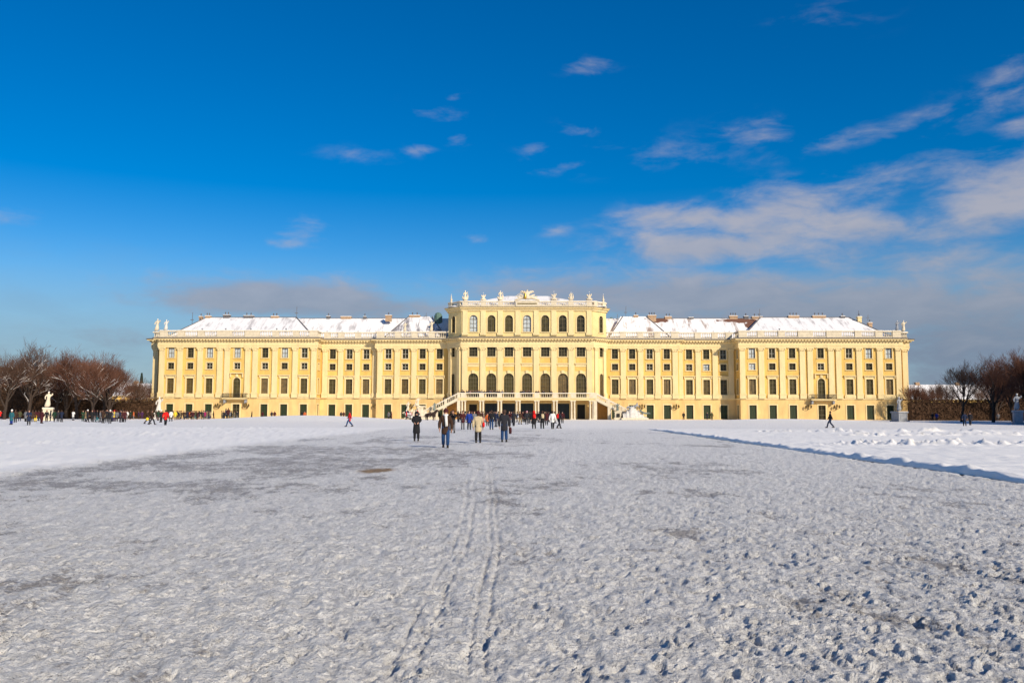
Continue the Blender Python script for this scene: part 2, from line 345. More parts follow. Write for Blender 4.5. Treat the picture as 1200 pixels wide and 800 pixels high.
def facade(A, B, z0, zs, z1, items, wm=None):
    """A to B in plan, wall with openings: items = (x along, kind)"""
    A, B = Vector(A), Vector(B); Ln = (B-A).length; ang = math.atan2(B.y-A.y, B.x-A.x)
    holes = []
    for x, k in items: w, a, b, ar = KINDS[k][3]; holes.append((x, w, a, b, ar))
    loc = Vector((A.x, A.y-YP, 0))
    if zs > z0:
        m = MB(); wall_mesh(m, Ln, z0, zs, holes); put('ground_floor_wall', m.mesh('ground_floor_wall', GYEL), palace, loc, ang)
    m = MB(); wall_mesh(m, Ln, max(zs, z0), z1, holes); put('wall', m.mesh('wall', wm or YEL), palace, loc, ang)
    c, s = math.cos(ang), math.sin(ang)
    for x, k in items:
        su, fr, pa, _ = KINDS[k]; l = loc+Vector((x*c, x*s, 0))
        dn = 'door' if k in ('door', 'entry', 'hall', 'gate') else 'window'
        w = put(dn, su, palace, l, ang)
        f = put('door_frame' if dn == 'door' else 'window_frame', fr, w)
        pm = None
        if k in ('top', 'mid') and rnd.random() < .4: f.material_slots[0].link = 'OBJECT'; f.material_slots[0].material = FRW
        if k in ('top', 'attic') and any(abs(A.x+x*c-q) < .6 for q in (-85.45, -76.13, -69.46, -58.03, 80.78, 85.45, -12.72, 0.001, 53.3)) and abs(s) < .1: pm = [BLIND]; f.material_slots[0].link = 'OBJECT'; f.material_slots[0].material = FRM
        elif k in ('mid',) and rnd.random() < .06: pm = [BLIND]
        elif k in ('main', 'great', 'slit', 'balcony'): pm = [rnd.choice([GLB, GLC, GLC, GLE])]
        elif k == 'attic' and rnd.random() < .6: pm = [rnd.choice([GLB, GLC])]
        put('shutter' if k == 'door' else ('opening' if k in ('gate', 'hall') else 'pane'), pa, w, mats=pm)
# pilaster
def pil_mesh(w, z0=4.97, zc=16.15, zt=16.97, d=.32):
    p = MB(); p.box(-w/2, w/2, -d, .02, 6.35, zc); p.box(-w/2-.12, w/2+.12, -d-.2, .02, z0, 5.85); p.box(-w/2-.18, w/2+.18, -d-.26, .02, 5.85, 6.0)
    p.box(-w/2-.09, w/2+.09, -d-.1, .02, 6.0, 6.18); p.box(-w/2-.04, w/2+.04, -d-.05, .02, 6.18, 6.35)
    c = MB(); c.box(-w/2-.02, w/2+.02, -d-.04, .02, zc, zc+.08)
    c.add([(-w/2, -d, zc+.08), (w/2, -d, zc+.08), (w/2+.16, -d-.16, zt-.14), (-w/2-.16, -d-.16, zt-.14), (-w/2, 0, zc+.08), (w/2, 0, zc+.08), (w/2+.16, 0, zt-.14), (-w/2-.16, 0, zt-.14)],
          [(0, 1, 2, 3), (0, 3, 7, 4), (1, 5, 6, 2)])
    c.box(-w/2-.2, w/2+.2, -d-.2, .02, zt-.14, zt)
    for sx in (-1, 1):
        for q in range(6):
            a0, a1 = 2*PI*q/6, 2*PI*(q+1)/6; r = .17; X, Zc = sx*(w/2+.04), zt-.3
            c.add([(X, -d-.3, Zc), (X+r*math.cos(a0), -d-.26, Zc+r*math.sin(a0)), (X+r*math.cos(a1), -d-.26, Zc+r*math.sin(a1)),
                   (X+r*math.cos(a1), -.05, Zc+r*math.sin(a1)), (X+r*math.cos(a0), -.05, Zc+r*math.sin(a0))], [(0, 1, 2), (1, 4, 3, 2)])
    for q in range(3):
        X = (q-1)*w*.3; c.lathe([(.12, 0), (.16, .2), (.05, .45)], (X, -d-.06, zc+.06), 6, 1, .7)
    return p.mesh('pilaster', CRM), c.mesh('capital', CRM)
PIL = pil_mesh(1.28); PILW = pil_mesh(2.4); PILN = pil_mesh(.95)
def pilaster(x, y, ang=0, kind=None):
    a, b = kind or PIL; o = put('pilaster', a, palace, (x, y-YP, 0), ang); put('capital', b, o); return o

winP = [85.45, 80.78, 76.13, 69.46, 62.76, 58.03, 53.3]
pilP = [87.6, 83.25, 78.4, 73.6, 71.85, 66.9, 65.1, 60.35, 55.45, 50.98]
winR = [47.5, 43.4, 39.25]; pilR = [49.3, 45.5, 41.4]
winB = [33.63, 29.5, 25.31, 21.17]; pilB = [35.6, 31.42, 27.33, 23.15]
winC = [-12.72, -8.46, -4.3, 0, 4.3, 8.46, 12.72]; pilC = [14.72, 10.42, 6.35, 2.18]
ZT = 18.45
for s in (-1, 1):
    # projecting corner pavilion
    def seg(a, b): return ((a, b) if s > 0 else (b, a))
    def fr(x0, x1, y, wins, kinds):
        lo, hi = sorted((s*x0, s*x1)); its = []
        for i, w in enumerate(wins):
            for k in kinds(i): its.append((s*w-lo, k))
        facade((lo, y), (hi, y), 0, 4.95, ZT, its)
    fr(50.4, 88.35, YP, winP, lambda i: ('top', 'mid', 'balcony' if i == 3 else 'main', 'entry' if i == 3 else 'door'))
    fr(36.5, 50.4, YR, winR, lambda i: ('top', 'mid', 'main', 'door'))
    fr(19.0, 36.5, YB, winB, lambda i: ('top', 'mid', 'main', 'door'))
    side = [(2.2, 'top'), (2.2, 'mid'), (2.2, 'sidewin'), (2.2, 'door')]
    # inner return of the pavilion
    if s < 0: facade((-50.4, YP), (-50.4, YR), 0, 4.95, ZT, side)
    else: facade((50.4, YR), (50.4, YP), 0, 4.95, ZT, side)
    if s < 0: facade((-36.5, YR), (-36.5, YB), 0, 4.95, ZT, [])
    else: facade((36.5, YB), (36.5, YR), 0, 4.95, ZT, [])
    # outer end wall
    its = [(x, k) for x in (3, 8, 13, 17.5) for k in ('top', 'mid', 'main', 'door')]
    if s < 0: facade((-91.2, 228), (-91.2, 208), 0, 4.95, ZT, its); facade((-91.2, 208), (-88.35, 208), 0, 4.95, ZT, []); facade((-88.35, 208), (-88.35, YP), 0, 4.95, ZT, [])
    else: facade((91.2, 208), (91.2, 228), 0, 4.95, ZT, its); facade((88.35, 208), (91.2, 208), 0, 4.95, ZT, []); facade((88.35, YP), (88.35, 208), 0, 4.95, ZT, [])
    pilaster(s*90.45, 208)
    # canted corner of the centre block
    CL = math.hypot(3.4, 3.4)
    its = [(CL/2+.25*s*-1, k) for k in ('court', 'great')]
    window_kind('slit', 1.25, 5.0, 10.8, True, t=.16, cols=2, rows=5, sill=False, pane=GLB)
    window_kind('slitc', 1.25, 14.75, 17.05, t=.18, cols=2, rows=3)
    window_kind('slita', 1.35, 20.6, 24.6, True, t=.18, cols=2, rows=3)
    if s < 0:
        facade((-19, 206.9), (-15.6, YC), 0, 4.95, 19.7, [(1.9, 'slit'), (1.9, 'slitc')], CYE); facade((-19, YB), (-19, 206.9), 0, 4.95, 19.7, [])
        facade((-19, 206.9), (-15.6, YC), 19.7, 0, 26, [(1.9, 'slita')], CYE); facade((-19, 222), (-19, 206.9), 19.7, 0, 26, [])
    else:
        facade((15.6, YC), (19, 206.9), 0, 4.95, 19.7, [(CL-1.9, 'slit'), (CL-1.9, 'slitc')], CYE); facade((19, 206.9), (19, YB), 0, 4.95, 19.7, [])
        facade((15.6, YC), (19, 206.9), 19.7, 0, 26, [(CL-1.9, 'slita')], CYE); facade((19, 206.9), (19, 222), 19.7, 0, 26, [])
    for x in pilP: pilaster(s*x, YP)
    for x in pilR: pilaster(s*x, YR)
    for x in pilB: pilaster(s*x, YB)
    for x in pilC: pilaster(s*x, YC)
    pilaster(s*36.9 if 0 else s*37.2, YR, 0, PILN)
    pilaster(s*16.15, YC+.55, s*PI/4, PILN); pilaster(s*18.4, YC+2.8, s*PI/4, PILN)
# centre front
facade((-15.6, YC), (15.6, YC), 0, 4.95, 19.7, [(x+15.6, k) for x in winC for k in ('great', 'court')]+
       [(x+15.6, 'gate' if 1 <= i <= 5 else 'hall') for i, x in enumerate(winC)], CYE)
facade((-15.6, YC), (15.6, YC), 19.7, 0, 26, [(x+15.6, 'attic') for x in winC], CYE)
# yellow panels and cream bands of the centre block
b = MB(); b.box(-1.15, 1.15, -.05, .02, 13.3, 14.4); b.box(-1.35, 1.35, -.05, .02, 11.35, 12.3); b = b.mesh('wall_panel', YEL)
for x in winC: put('wall_panel', b, palace, (x, YC-YP, 0))
b = MB(); b.box(-1.25, 1.25, -.1, .02, 12.35, 13.15); b.box(-1.4, 1.4, -.32, .02, 12.95, 13.2); b = b.mesh('ledge', CRM)
k_ = MB(); k_.box(-.35, .35, -.3, .02, 10.75, 11.5); k_ = k_.mesh('keystone', CRM)
for x in winC: put('ledge', b, palace, (x, YC-YP, 0)); put('keystone', k_, palace, (x, YC-YP, 0))
b = MB(); b.box(-.6, .6, -.25, .02, 20.0, 25.6); b.box(-.75, .75, -.33, .02, 19.8, 20.4); b = b.mesh('attic_pilaster_strip', CRM)
for x in [-14.72, -10.42, -6.35, -2.18, 2.18, 6.35, 10.42, 14.72]: put('attic_pilaster_strip', b, palace, (x, YC-YP, 0))
# rear volumes
b = MB(); b.box(-91.1, -50.5, 227.9, 228.2, 0, ZT); b.box(50.5, 91.1, 227.9, 228.2, 0, ZT); b.box(-50.5, 50.5, 227, 227.3, 0, ZT); b.box(-19, 19, 221.9, 222.2, 18, 26)
pc('rear_wall', b, YEL)
LINE_MAIN = [(-91.2, 228), (-91.2, 208), (-88.35, 208), (-88.35, YP), (-50.4, YP), (-50.4, YR), (-36.5, YR), (-36.5, YB), (-19, YB), (-19, 206.9), (-15.6, YC),
             (15.6, YC), (19, 206.9), (19, YB), (36.5, YB), (36.5, YR), (50.4, YR), (50.4, YP), (88.35, YP), (88.35, 208), (91.2, 208), (91.2, 228)]
def entab(line, zt, name='cornice'):
    m = MB(); sweep(m, [(.0, zt-1.5), (.36, zt-1.5), (.36, zt-1.1), (.44, zt-1.06), (.44, zt-.96), (.36, zt-.92), (.36, zt-.12), (.5, zt-.04), (.5, zt)], line); pc('entablature', m, CRM)
    m = MB(); sweep(m, [(.5, zt), (.52, zt+.01), (.52, zt+.36), (1.16, zt+.375), (1.12, zt+.5), (1.3, zt+.72), (1.3, zt+.78), (.2, zt+.84)], line); pc(name, m, CRM)
    m = MB(); sweep(m, [(1.33, zt+.66), (1.34, zt+.82), (.2, zt+1.0)], line); pc('flashing', m, LEAD)
    m = MB()
    for (ax, ay), (bx, by) in zip(line, line[1:]):
        A, B = Vector((ax, ay)), Vector((bx, by)); Ln = (B-A).length; d = (B-A)/Ln; n = Vector((d.y, -d.x)); k = int(Ln/.72)
        if k < 1: continue
        for i in range(k+1):
            P = A+d*(.3+(Ln-.6)*i/k); hw = .17
            q = [P+n*.5-d*hw, P+n*.5+d*hw, P+n*1.08+d*hw, P+n*1.08-d*hw]
            m.add([(v.x, v.y, zt+.10) for v in q]+[(v.x, v.y, zt+.365) for v in q], [(0,3,2,1),(4,5,6,7),(0,1,5,4),(1,2,6,5),(2,3,7,6),(3,0,4,7)])
    pc('modillion', m, CRM, kind='stuff')
entab(LINE_MAIN, 18.45)
m = MB(); sweep(m, [(0, 4.72), (.12, 4.74), (.2, 4.95), (.2, 5.03), (0, 5.06)], LINE_MAIN); pc('string_course', m, CRM)
m = MB()
for z in (.75, 1.35, 1.95, 2.55, 3.9, 4.4): pass
sweep(m, [(0, 0), (.06, 0), (.06, .08), (0, .1)], [p for p in LINE_MAIN]); pc('base_course', m, GYEL)
# attic cornice of the centre
LINE_C = [(-19, 222), (-19, 206.9), (-15.6, YC), (15.6, YC), (19, 206.9), (19, 222)]
m = MB(); sweep(m, [(0, 25.6), (.3, 25.6), (.3, 25.95), (.7, 26.1), (.7, 26.25), (1.0, 26.45), (1.0, 26.55), (.1, 26.62)], LINE_C); pc('cornice', m, CRM)
m = MB(); sweep(m, [(1.03, 26.5), (1.03, 26.57), (.05, 26.67)], LINE_C); pc('flashing', m, LEAD)

def balustrade(line, z, h, peds, out=.15, pw=1.5, bal=.42, mt=WHT):
    """plinth, rail, pedestals and balusters along a plan line; peds: per segment list of distances"""
    m = MB(); t = .34
    sweep(m, [(out-t, z), (out, z), (out, z+.36), (out-t, z+.36)], line, True)
    sweep(m, [(out-t-.06, z+h-.3), (out+.06, z+h-.3), (out+.06, z+h-.02), (out-t-.06, z+h-.02)], line, True); pc('balustrade', m, mt)
    sn = MB(); sweep(sn, [(out-t-.02, z+h-.02), (out+.0, z+h-.02), (out-.05, z+h+.06), (out-t+.05, z+h+.06)], line, True); pc('snow_cap', sn, SNOW)
    bm = MB()
    for si, ((ax, ay), (bx, by)) in enumerate(zip(line, line[1:])):
        A, B = Vector((ax, ay)), Vector((bx, by)); Ln = (B-A).length; d = (B-A)/Ln; n = Vector((d.y, -d.x)); ang = math.atan2(d.y, d.x)
        ps = peds.get(si, [])
        for p, w in ps:
            q = MB(); q.box(-w/2, w/2, -.08, .5, 0, h); q.box(-w/2-.08, w/2+.08, -.16, .58, h-.25, h+.02); q.mi = 1; q.box(-w/2, w/2, -.05, .5, h+.02, h+.1)
            P = A+d*p+n*out; put('pedestal', q.mesh('pedestal', [mt, SNOW]), palace, (P.x, P.y-YP, z), ang)
        x = .2
        while x < Ln-.2:
            if not any(abs(x-p) < w/2+.12 for p, w in ps):
                P = A+d*x+n*(out-t/2); bm.lathe([(.08, 0), (.11, .12), (.13, .25), (.06, .55), (.09, h-.66)], (P.x, P.y, z+.36), 5, cap=False)
            x += bal
    pc('baluster', bm, mt, kind='stuff')
def pedlist(xs, x0, rev, w=1.6):
    return [((x-x0), w) for x in xs]
peds = {}
peds[3] = [(88.35-p, w) for p, w in ((87.4, 1.9), (83.25, 1.7), (78.4, 1.6), (72.7, 3.6), (66, 3.6), (60.35, 1.6), (55.45, 1.6), (51.2, 2.0))]
peds[5] = [(50.4-p, w) for p, w in ((48.9, 1.6), (45.5, 1.5), (41.4, 1.5))]
peds[7] = [(36.5-p, w) for p, w in ((35.6, 1.8), (31.42, 1.5), (27.33, 1.5), (23.15, 1.5))]
peds[13] = [(p-19, w) for p, w in ((35.6, 1.8), (31.42, 1.5), (27.33, 1.5), (23.15, 1.5))]
peds[15] = [(p-36.5, w) for p, w in ((48.9, 1.6), (45.5, 1.5), (41.4, 1.5))]
peds[17] = [(p-50.4, w) for p, w in ((87.4, 1.9), (83.25, 1.7), (78.4, 1.6), (72.7, 3.6), (66, 3.6), (60.35, 1.6), (55.45, 1.6), (51.2, 2.0))]
LL = LINE_MAIN[:10]
balustrade(LL, 19.3, 1.75, {k: v for k, v in peds.items() if k < 9})
LR = LINE_MAIN[12:]
balustrade(LR, 19.3, 1.75, {k-12: v for k, v in peds.items() if k > 11})
balustrade(LINE_C, 26.65, 1.3, {2: [(15.6+x, 1.3) for x in (-14.72, -10.42, -6.35, 6.35, 10.42, 14.72)], 1: [(.8, 1.2), (3.9, 1.2)], 3: [(.8, 1.2), (3.9, 1.2)]}, bal=.4)
# inscription tablet in the middle of the attic balustrade
m = MB(); m.box(-2.75, 2.75, YC-.35, YC+.4, 26.66, 28.0); m.box(-2.95, 2.95, YC-.45, YC+.45, 27.85, 28.05); m.mi = 1; m.box(-2.3, 2.3, YC-.38, YC-.34, 27.15, 27.45)
pc('tablet', m, [WHT, mat('dark_bronze_lettering_band', (.16, .12, .05), .6, var=.6, scale=6)])

# ------------------------------------------------------------------ roofs
def roof(name, pts, faces, mt, label=None):
    m = MB(); m.add(pts, faces); return pc(name, m, mt, label=label)
def hip(x0, x1, y0, y1, z0, zr, rx0, rx1, mt, label=None):
    ym = (y0+y1)/2
    return roof('roof', [(x0,y0,z0),(x1,y0,z0),(x1,y1,z0),(x0,y1,z0),(rx0,ym,zr),(rx1,ym,zr)], [(0,1,5,4),(1,2,5),(2,3,4,5),(3,0,4)], mt, label)
ZR = 25.35
roofs = {}
roofs['PL'] = hip(-87.6, -51.2, YP+.9, 227, 19.3, ZR+.1, -81.5, -58.6, ROOF_A)
roofs['PR'] = hip(51.2, 87.6, YP+.9, 227, 19.3, ZR+.1, 58.6, 80.5, ROOF_A)
roofs['RL'] = roof('roof', [(-60, YR+1, 19.3), (-19, YR+1, 19.3), (-19, 218.3, ZR+.05), (-60, 218.3, ZR+.05), (-60, 227, 19.3), (-19, 227, 19.3)], [(0, 1, 2, 3), (3, 2, 5, 4)], ROOF_A)
roofs['RR'] = roof('roof', [(19, YR+1, 19.3), (60, YR+1, 19.3), (60, 218.3, ZR+.05), (19, 218.3, ZR+.05), (19, 227, 19.3), (60, 227, 19.3)], [(0, 1, 2, 3), (3, 2, 5, 4)], ROOF_C)
roofs['BL'] = hip(-35.3, -19.6, YB+1, 222, 19.3, ZR+.25, -30, -24.6, ROOF_B)
roofs['BR'] = hip(19.6, 35.3, YB+1, 222, 19.3, ZR+.25, 23.4, 29.6, ROOF_C)
roof('roof', [(-18.8, YC+.6, 26.7), (18.8, YC+.6, 26.7), (18.8, 221.5, 26.7), (-18.8, 221.5, 26.7), (-5, 212, 30.3), (5, 212, 30.3)], [(0, 1, 5, 4), (1, 2, 5), (2, 3, 4, 5), (3, 0, 4)], ROOF_A)
m = MB(); m.box(-88.2, -50.5, YP+.2, 227.8, 19.2, 19.28); m.box(50.5, 88.2, YP+.2, 227.8, 19.2, 19.28); m.box(-50.5, 50.5, YR+.1, 227, 19.15, 19.22)
m.box(-91.1, -88.2, 208.2, 227.8, 19.2, 19.27); m.box(88.2, 91.1, 208.2, 227.8, 19.2, 19.27); m.box(-18.8, 18.8, 207.2, 221.8, 26.6, 26.68); m.box(-15.4, 15.4, YC+.2, 207.2, 26.6, 26.68)
pc('roof_gutter', m, SNOW)
# ridge and hip flashings
def hipline(a, b, r=.13, mt=LEAD): m = MB(); m.tube([a, b], r, 4); return m
for s in (-1, 1):
    m = MB(); yr = (YP+.9+227)/2
    m.tube([(s*58.6, yr, ZR+.15), (s*51.2, YP+.9, 19.4)], .16, 4); m.tube([(s*81.5 if s < 0 else 80.5, yr, ZR+.15), (s*87.6, YP+.9, 19.4)], .12, 4)
    m.tube([(s*29.8, (YB+223)/2, ZR+.3), (s*35.3, YB+1, 19.4)], .12, 4); m.tube([(s*24, (YB+223)/2, ZR+.3), (s*19.6, YB+1, 19.4)], .12, 4)
    m.tube([(s*58.6, yr, ZR+.15), (s*81, yr, ZR+.15)], .12, 4); m.tube([(s*58, 218.3, ZR+.1), (s*24, 218.3, ZR+.1)], .1, 4)
    pc('ridge_capping', m, LEAD)
# dark slate rear roofs beside the centre block
m = MB(); m.add([(-25.5, 222.5, 19), (-19.2, 222.5, 19), (-19.2, 229, 26.6), (-27.5, 229, 26.6)], [(0, 1, 2, 3)]); m.add([(-29, 221, 19), (-20.5, 221, 19), (-25, 226, 26.8)], [(0, 1, 2)])
m.add([(19.2, 223, 19), (25.5, 223, 19), (24, 229, 25.8), (19.2, 229, 25.8)], [(0, 1, 2, 3)])
pc('slate_roof', m, SLATE)
m = MB(); m.lathe([(1.0, 19), (1.15, 22.5), (1.15, 24.6), (1.0, 24.7), (1.05, 25.9), (.7, 26.6), (.3, 26.8)], (-22.6, 217.3, 0), 10); pc('copper_vent', m, COPPER)
m = MB(); m.lathe([(.6, 19), (.6, 24.2), (.75, 24.3), (.75, 25.2), (.2, 25.8)], (21.5, 219.5, 0), 8); pc('copper_vent', m, COPPER)
def chimney(par, x, y, z, w, d, h, pots, mt=BRICK):
    m = MB(); m.box(-w/2, w/2, -d/2, d/2, -1.0, h); m.box(-w/2-.12, w/2+.12, -d/2-.12, d/2+.12, h-.22, h); m.mi = 1; m.box(-w/2-.05, w/2+.05, -d/2-.05, d/2+.05, h, h+.12)
    o = put('chimney', m.mesh('chimney', [mt, SNOW]), par, (x, y, z))
    p = MB()
    for i in range(pots): p.lathe([(.13, 0), (.13, .5), (.2, .55), (.02, .75)], ((i-(pots-1)/2)*w/max(pots, 1)*.9, 0, h+.1), 6)
    if pots: put('chimney_pot', p.mesh('chimney_pot', LEAD), o)
YRG = 217.0
for px, w, h, n, key, mt in ((232.5, .7, .3, 1, 'PL', BRICK), (241, 1.3, .45, 2, 'PL', BRICK), (263, 1.6, .7, 2, 'PL', LEAD), (289, 2.4, .5, 2, 'PL', LEAD), (320, 1.8, .4, 2, 'PL', BRICK),
                      (404, 2.6, .5, 0, 'RL', BRICK), (383, .8, .6, 1, 'RL', LEAD), (454, 1.5, .5, 1, 'BL', BRICK), (485, 2.6, .5, 2, 'BL', BRICK), (426, .6, .5, 1, 'RL', LEAD),
                      (746, 1.0, .5, 1, 'BR', BRICK), (765, 2.0, .5, 3, 'BR', BRICK), (784, 1.6, .5, 2, 'RR', BRICK), (811, 1.2, .3, 0, 'RR', LEAD), (861, 2.0, .7, 3, 'RR', BRICK),
                      (876, 1.0, .6, 1, 'RR', LEAD), (889, 2.6, .5, 2, 'RR', BRICK), (932, 2.6, .5, 3, 'PR', BRICK), (962, 3.2, .5, 3, 'PR', BRICK), (990, 1.0, .4, 1, 'PR', LEAD)):
    yy = {'PL': 216.5, 'PR': 216.5, 'RL': 218.5, 'RR': 218.5, 'BL': 215.6, 'BR': 215.6}[key]
    chimney(roofs[key], wx(px, yy), yy, ZR, w, .9, h, n, mt)
chimney(roofs['PR'], 82.4, 214.5, 23.8, .95, .95, 1.6, 1, CRM); chimney(roofs['PR'], 84.6, 213.5, 21.9, .9, .9, 1.9, 1, BRICK)
chimney(roofs['PL'], -83, 216, 23.9, .7, .7, .5, 1, BRICK)
# lightning rods, snow poles and dark snow-slide marks on the roofs
m = MB()
rr = random.Random(3)
for px, y, z, h in ((222, 215, 23.0, 3.6), (345, 216, 25, 3.2), (498, 216, 25, 1.6), (734, 215.6, 25.2, 3.0), (892, 216, 25, 2.6), (1009, 216.4, 25, 2.2), (1020, 215, 24.5, 1.5), (724, 217, 24, 2.4)):
    X = wx(px, y); m.tube([(X, y, z), (X+.1, y, z+h)], .06, 4); m.box(X-.4, X+.4, y-.05, y+.05, z+h*.45, z+h*.5)
pc('lightning_rod', m, LEAD)
for px in (235, 262, 292, 322, 333, 345, 369, 381, 400, 419, 446, 747, 771, 817, 837, 857, 915):
    y = 208.5 if (px < 345 or px > 900) else 212.5; X = wx(px, y); m = MB(); z = 19.3+(y-(YP+.9 if (px < 345 or px > 900) else YR+1))*.56; sw = rr.uniform(-.25, .25)
    m.tube([(X, y, z-.4), (X+sw, y, z+.9)], .09, 5); m.ball((X+sw, y, z+1.0), .22, 6, 5); m.tube([(X, y-.1, z+.1), (X+.4, y-.1, z+.45)], .06, 4)
    put('snow_guard_post', m.mesh('snow_guard_post', STB), roofs['PL'])
for px in (945, 977, 1006):
    y = 208.3; X = wx(px, y); m = MB(); z = 20.6
    for q in range(6):
        a = rr.uniform(-1.2, 1.2); m.tube([(X+rr.uniform(-.3, .3), y, z-1.2), (X+math.sin(a)*1.0+rr.uniform(-.2, .2), y, z+math.cos(a)*.8)], [.14, .07], 5)
    m.ball((X, y, z), .35, 7, 5); put('snow_guard_post', m.mesh('snow_guard_post', STB), roofs['PR'])

# ------------------------------------------------------------------ balconies, lanterns
for s in (-1, 1):
    X = s*69.46; m = MB(); m.box(-2.9, 2.9, -1.5, .02, 4.62, 4.86); m.box(-2.4, 2.4, -1.2, .02, 4.42, 4.62)
    bal = put('balcony', m.mesh('balcony', CRM), palace, (X, 0, 0))
    k = MB()
    for sx in (-1, 1): k.prism([(sx*2.5-.2, 4.45), (sx*2.5+.2, 4.45), (sx*2.5+.2, 3.8), (sx*2.5-.2, 3.6)], -1.1, 0)
    put('bracket', k.mesh('bracket', STB), bal)
    r = MB()
    for z in (4.95, 5.9): r.box(-2.9, 2.9, -1.5, -1.42, z-.04, z+.05); r.box(-2.9, -2.82, -1.42, 0, z-.04, z+.05); r.box(2.82, 2.9, -1.42, 0, z-.04, z+.05)
    for i in range(37):
        x = -2.85+i*5.7/36; r.tube([(x, -1.46, 4.95), (x+.1, -1.58, 5.2), (x-.06, -1.46, 5.6), (x, -1.46, 5.9)], .035, 4, False)
    for i in range(12):
        x = -2.7+i*5.4/11
        for q in range(8): a0, a1 = q*PI/4, (q+1)*PI/4; r.tube([(x+.17*math.cos(a0), -1.5, 5.35+.17*math.sin(a0)), (x+.17*math.cos(a1), -1.5, 5.35+.17*math.sin(a1))], .03, 3, False)
    put('railing', r.mesh('railing', IRON), bal)
lm = MB(); lm.tube([(0, 0, 2.6), (0, -.5, 2.4), (0, -.9, 2.75)], .06, 5); lm.tube([(0, 0, 3.1), (.0, -.6, 3.3), (0, -.9, 2.95)], .045, 5); lm.tube([(-.7, -.85, 2.75), (0, -.9, 2.5), (.7, -.85, 2.75)], .06, 5)
lm = lm.mesh('wall_lantern', IRON)
lg = MB()
for x, z in ((-.7, 2.78), (.7, 2.78), (0, 3.0)): lg.lathe([(.1, 0), (.24, .15), (.28, .6), (.15, .75), (.03, .95)], (x, -.87, z), 6)
lg = lg.mesh('lantern', mat('lantern_bronze', (.12, .08, .03), .9, spec=.1))
for px, y in ((256.5, YP), (289.8, YP), (946.5, YP), (979.5, YP), (441, YR), (792, YB), (482, YB), (752, YB)):
    o = put('wall_lantern', lm, palace, (wx(px, y), y-YP, .55), scale=.8); put('lantern', lg, o)

# ------------------------------------------------------------------ terrace and double stair
stair = thing('terrace_staircase', 'cream stone terrace on paired columns with a stair flight down each side', 'staircase', (0, 200, 0))
def st(name, mb, mats, kind=None): return put(name, mb.mesh(name, mats), stair, (0, -200, 0), kind=kind)
TY0, TY1, TZ = 197.0, YC-.02, 4.9
m = MB(); m.box(-15.6, 15.6, TY0, TY1, TZ-.5, TZ); m.box(-15.75, 15.75, TY0-.15, TY1, TZ-.14, TZ+.003); m.box(-15.7, 15.7, TY0-.08, TY0, TZ-.55, TZ-.35); st('terrace_slab', m, CRM)
cm = MB(); cm.lathe([(.30, 0), (.30, .12), (.24, .2), (.215, .3), (.19, 3.75), (.24, 3.85), (.28, 4.0)], n=12); cm.box(-.31, .31, -.34, .34, 4.0, 4.28); cm.box(-.31, .31, -.36, .36, -1.1, 0)
cm = cm.mesh('column', WHT)
cp = [-14.5, -10.35, -6.25, -2.02, 2.27, 6.45, 10.5, 14.75]
for x in cp:
    for dx in (-.34, .34):
        put('column', cm, stair, (x+dx, TY0+.35-200, .12), scale=(1, 1, 1))
def rail_seg(name_mb, x0, z0, x1, z1, y, rb=.32):
    pass
m = MB(); rb = MB(); bm = MB(); sn = MB()
for x in cp: m.box(x-.58, x+.58, TY0-.1, TY0+.3, TZ, TZ+1.12)
m.box(-15.6, 15.6, TY0-.12, TY0+.32, TZ+.95, TZ+1.1); m.box(-15.6, 15.6, TY0-.06, TY0+.26, TZ, TZ+.16)
sn.box(-15.55, 15.55, TY0-.08, TY0+.28, TZ+1.1, TZ+1.16)
x = -15.3
while x < 15.4:
    if not any(abs(x-c) < .68 for c in cp): bm.lathe([(.04, 0), (.075, .2), (.04, .5), (.06, .8)], (x, TY0+.1, TZ+.16), 5, cap=False)
    x += .5
# stair flights: along X at the front, from the terrace down to the ground
for s in (-1, 1):
    X0, X1 = s*15.6, s*25.2; n = 30
    def zx(x): return TZ*(1-abs(x-X0)/abs(X1-X0))
    for i in range(n):
        a = X0+(X1-X0)*i/n; c = X0+(X1-X0)*(i+1)/n; l, r = sorted((a, c)); zt = TZ*(1-(i+1)/n)
        q = MB(); q.box(l, r, TY0+.31, TY0+3.6, zt-.4, zt+.0); put('step', q.mesh('step', WHT), stair, (0, -200, 0))
    for yy in (TY0-.06, TY0+3.6):
        y0, y1 = yy, yy+.36
        def par(z_lo, z_hi, mb_, p0=0, p1=1):
            xa = X0+(X1-X0)*p0; xb = X0+(X1-X0)*p1; pts = [(xa, zx(xa)+z_lo), (xb, zx(xb)+z_lo), (xb, zx(xb)+z_hi), (xa, zx(xa)+z_hi)]
            mb_.prism(pts if s > 0 else pts[::-1], y0, y1)
        par(-.55, .14, m); par(.95, 1.12, m); par(1.12, 1.18, sn, .005, .995)
        for p in (.0, .31, .66, 1.0):
            xx = X0+(X1-X0)*p; m.box(xx-.32, xx+.32, y0-.03, y1+.03, max(0, zx(xx)-.3), zx(xx)+1.2)
        k = 22
        for i in range(k):
            xx = X0+(X1-X0)*(i+.5)/k; bm.lathe([(.05, 0), (.08, .25), (.05, .5), (.07, .85)], (xx, (y0+y1)/2, zx(xx)+.12), 5, cap=False)
    # supporting post and inner wall under the flight
    xx = X0+(X1-X0)*.33; m.box(xx-.4, xx+.4, TY0-.02, TY0+.34, 0, zx(xx)-.4); m.box(s*15.6-.35, s*15.6+.35, TY0, TY0+.5, 0, TZ-.5)
    xe = X0+(X1-X0)*.55; xf = X0+(X1-X0)*.98
    q = [(xe, 0), (xf, 0), (xf, max(.1, zx(xf)-.5)), (xe, zx(xe)-.5)]; m.prism(q if s > 0 else q[::-1], TY0+3.3, TY0+3.55)
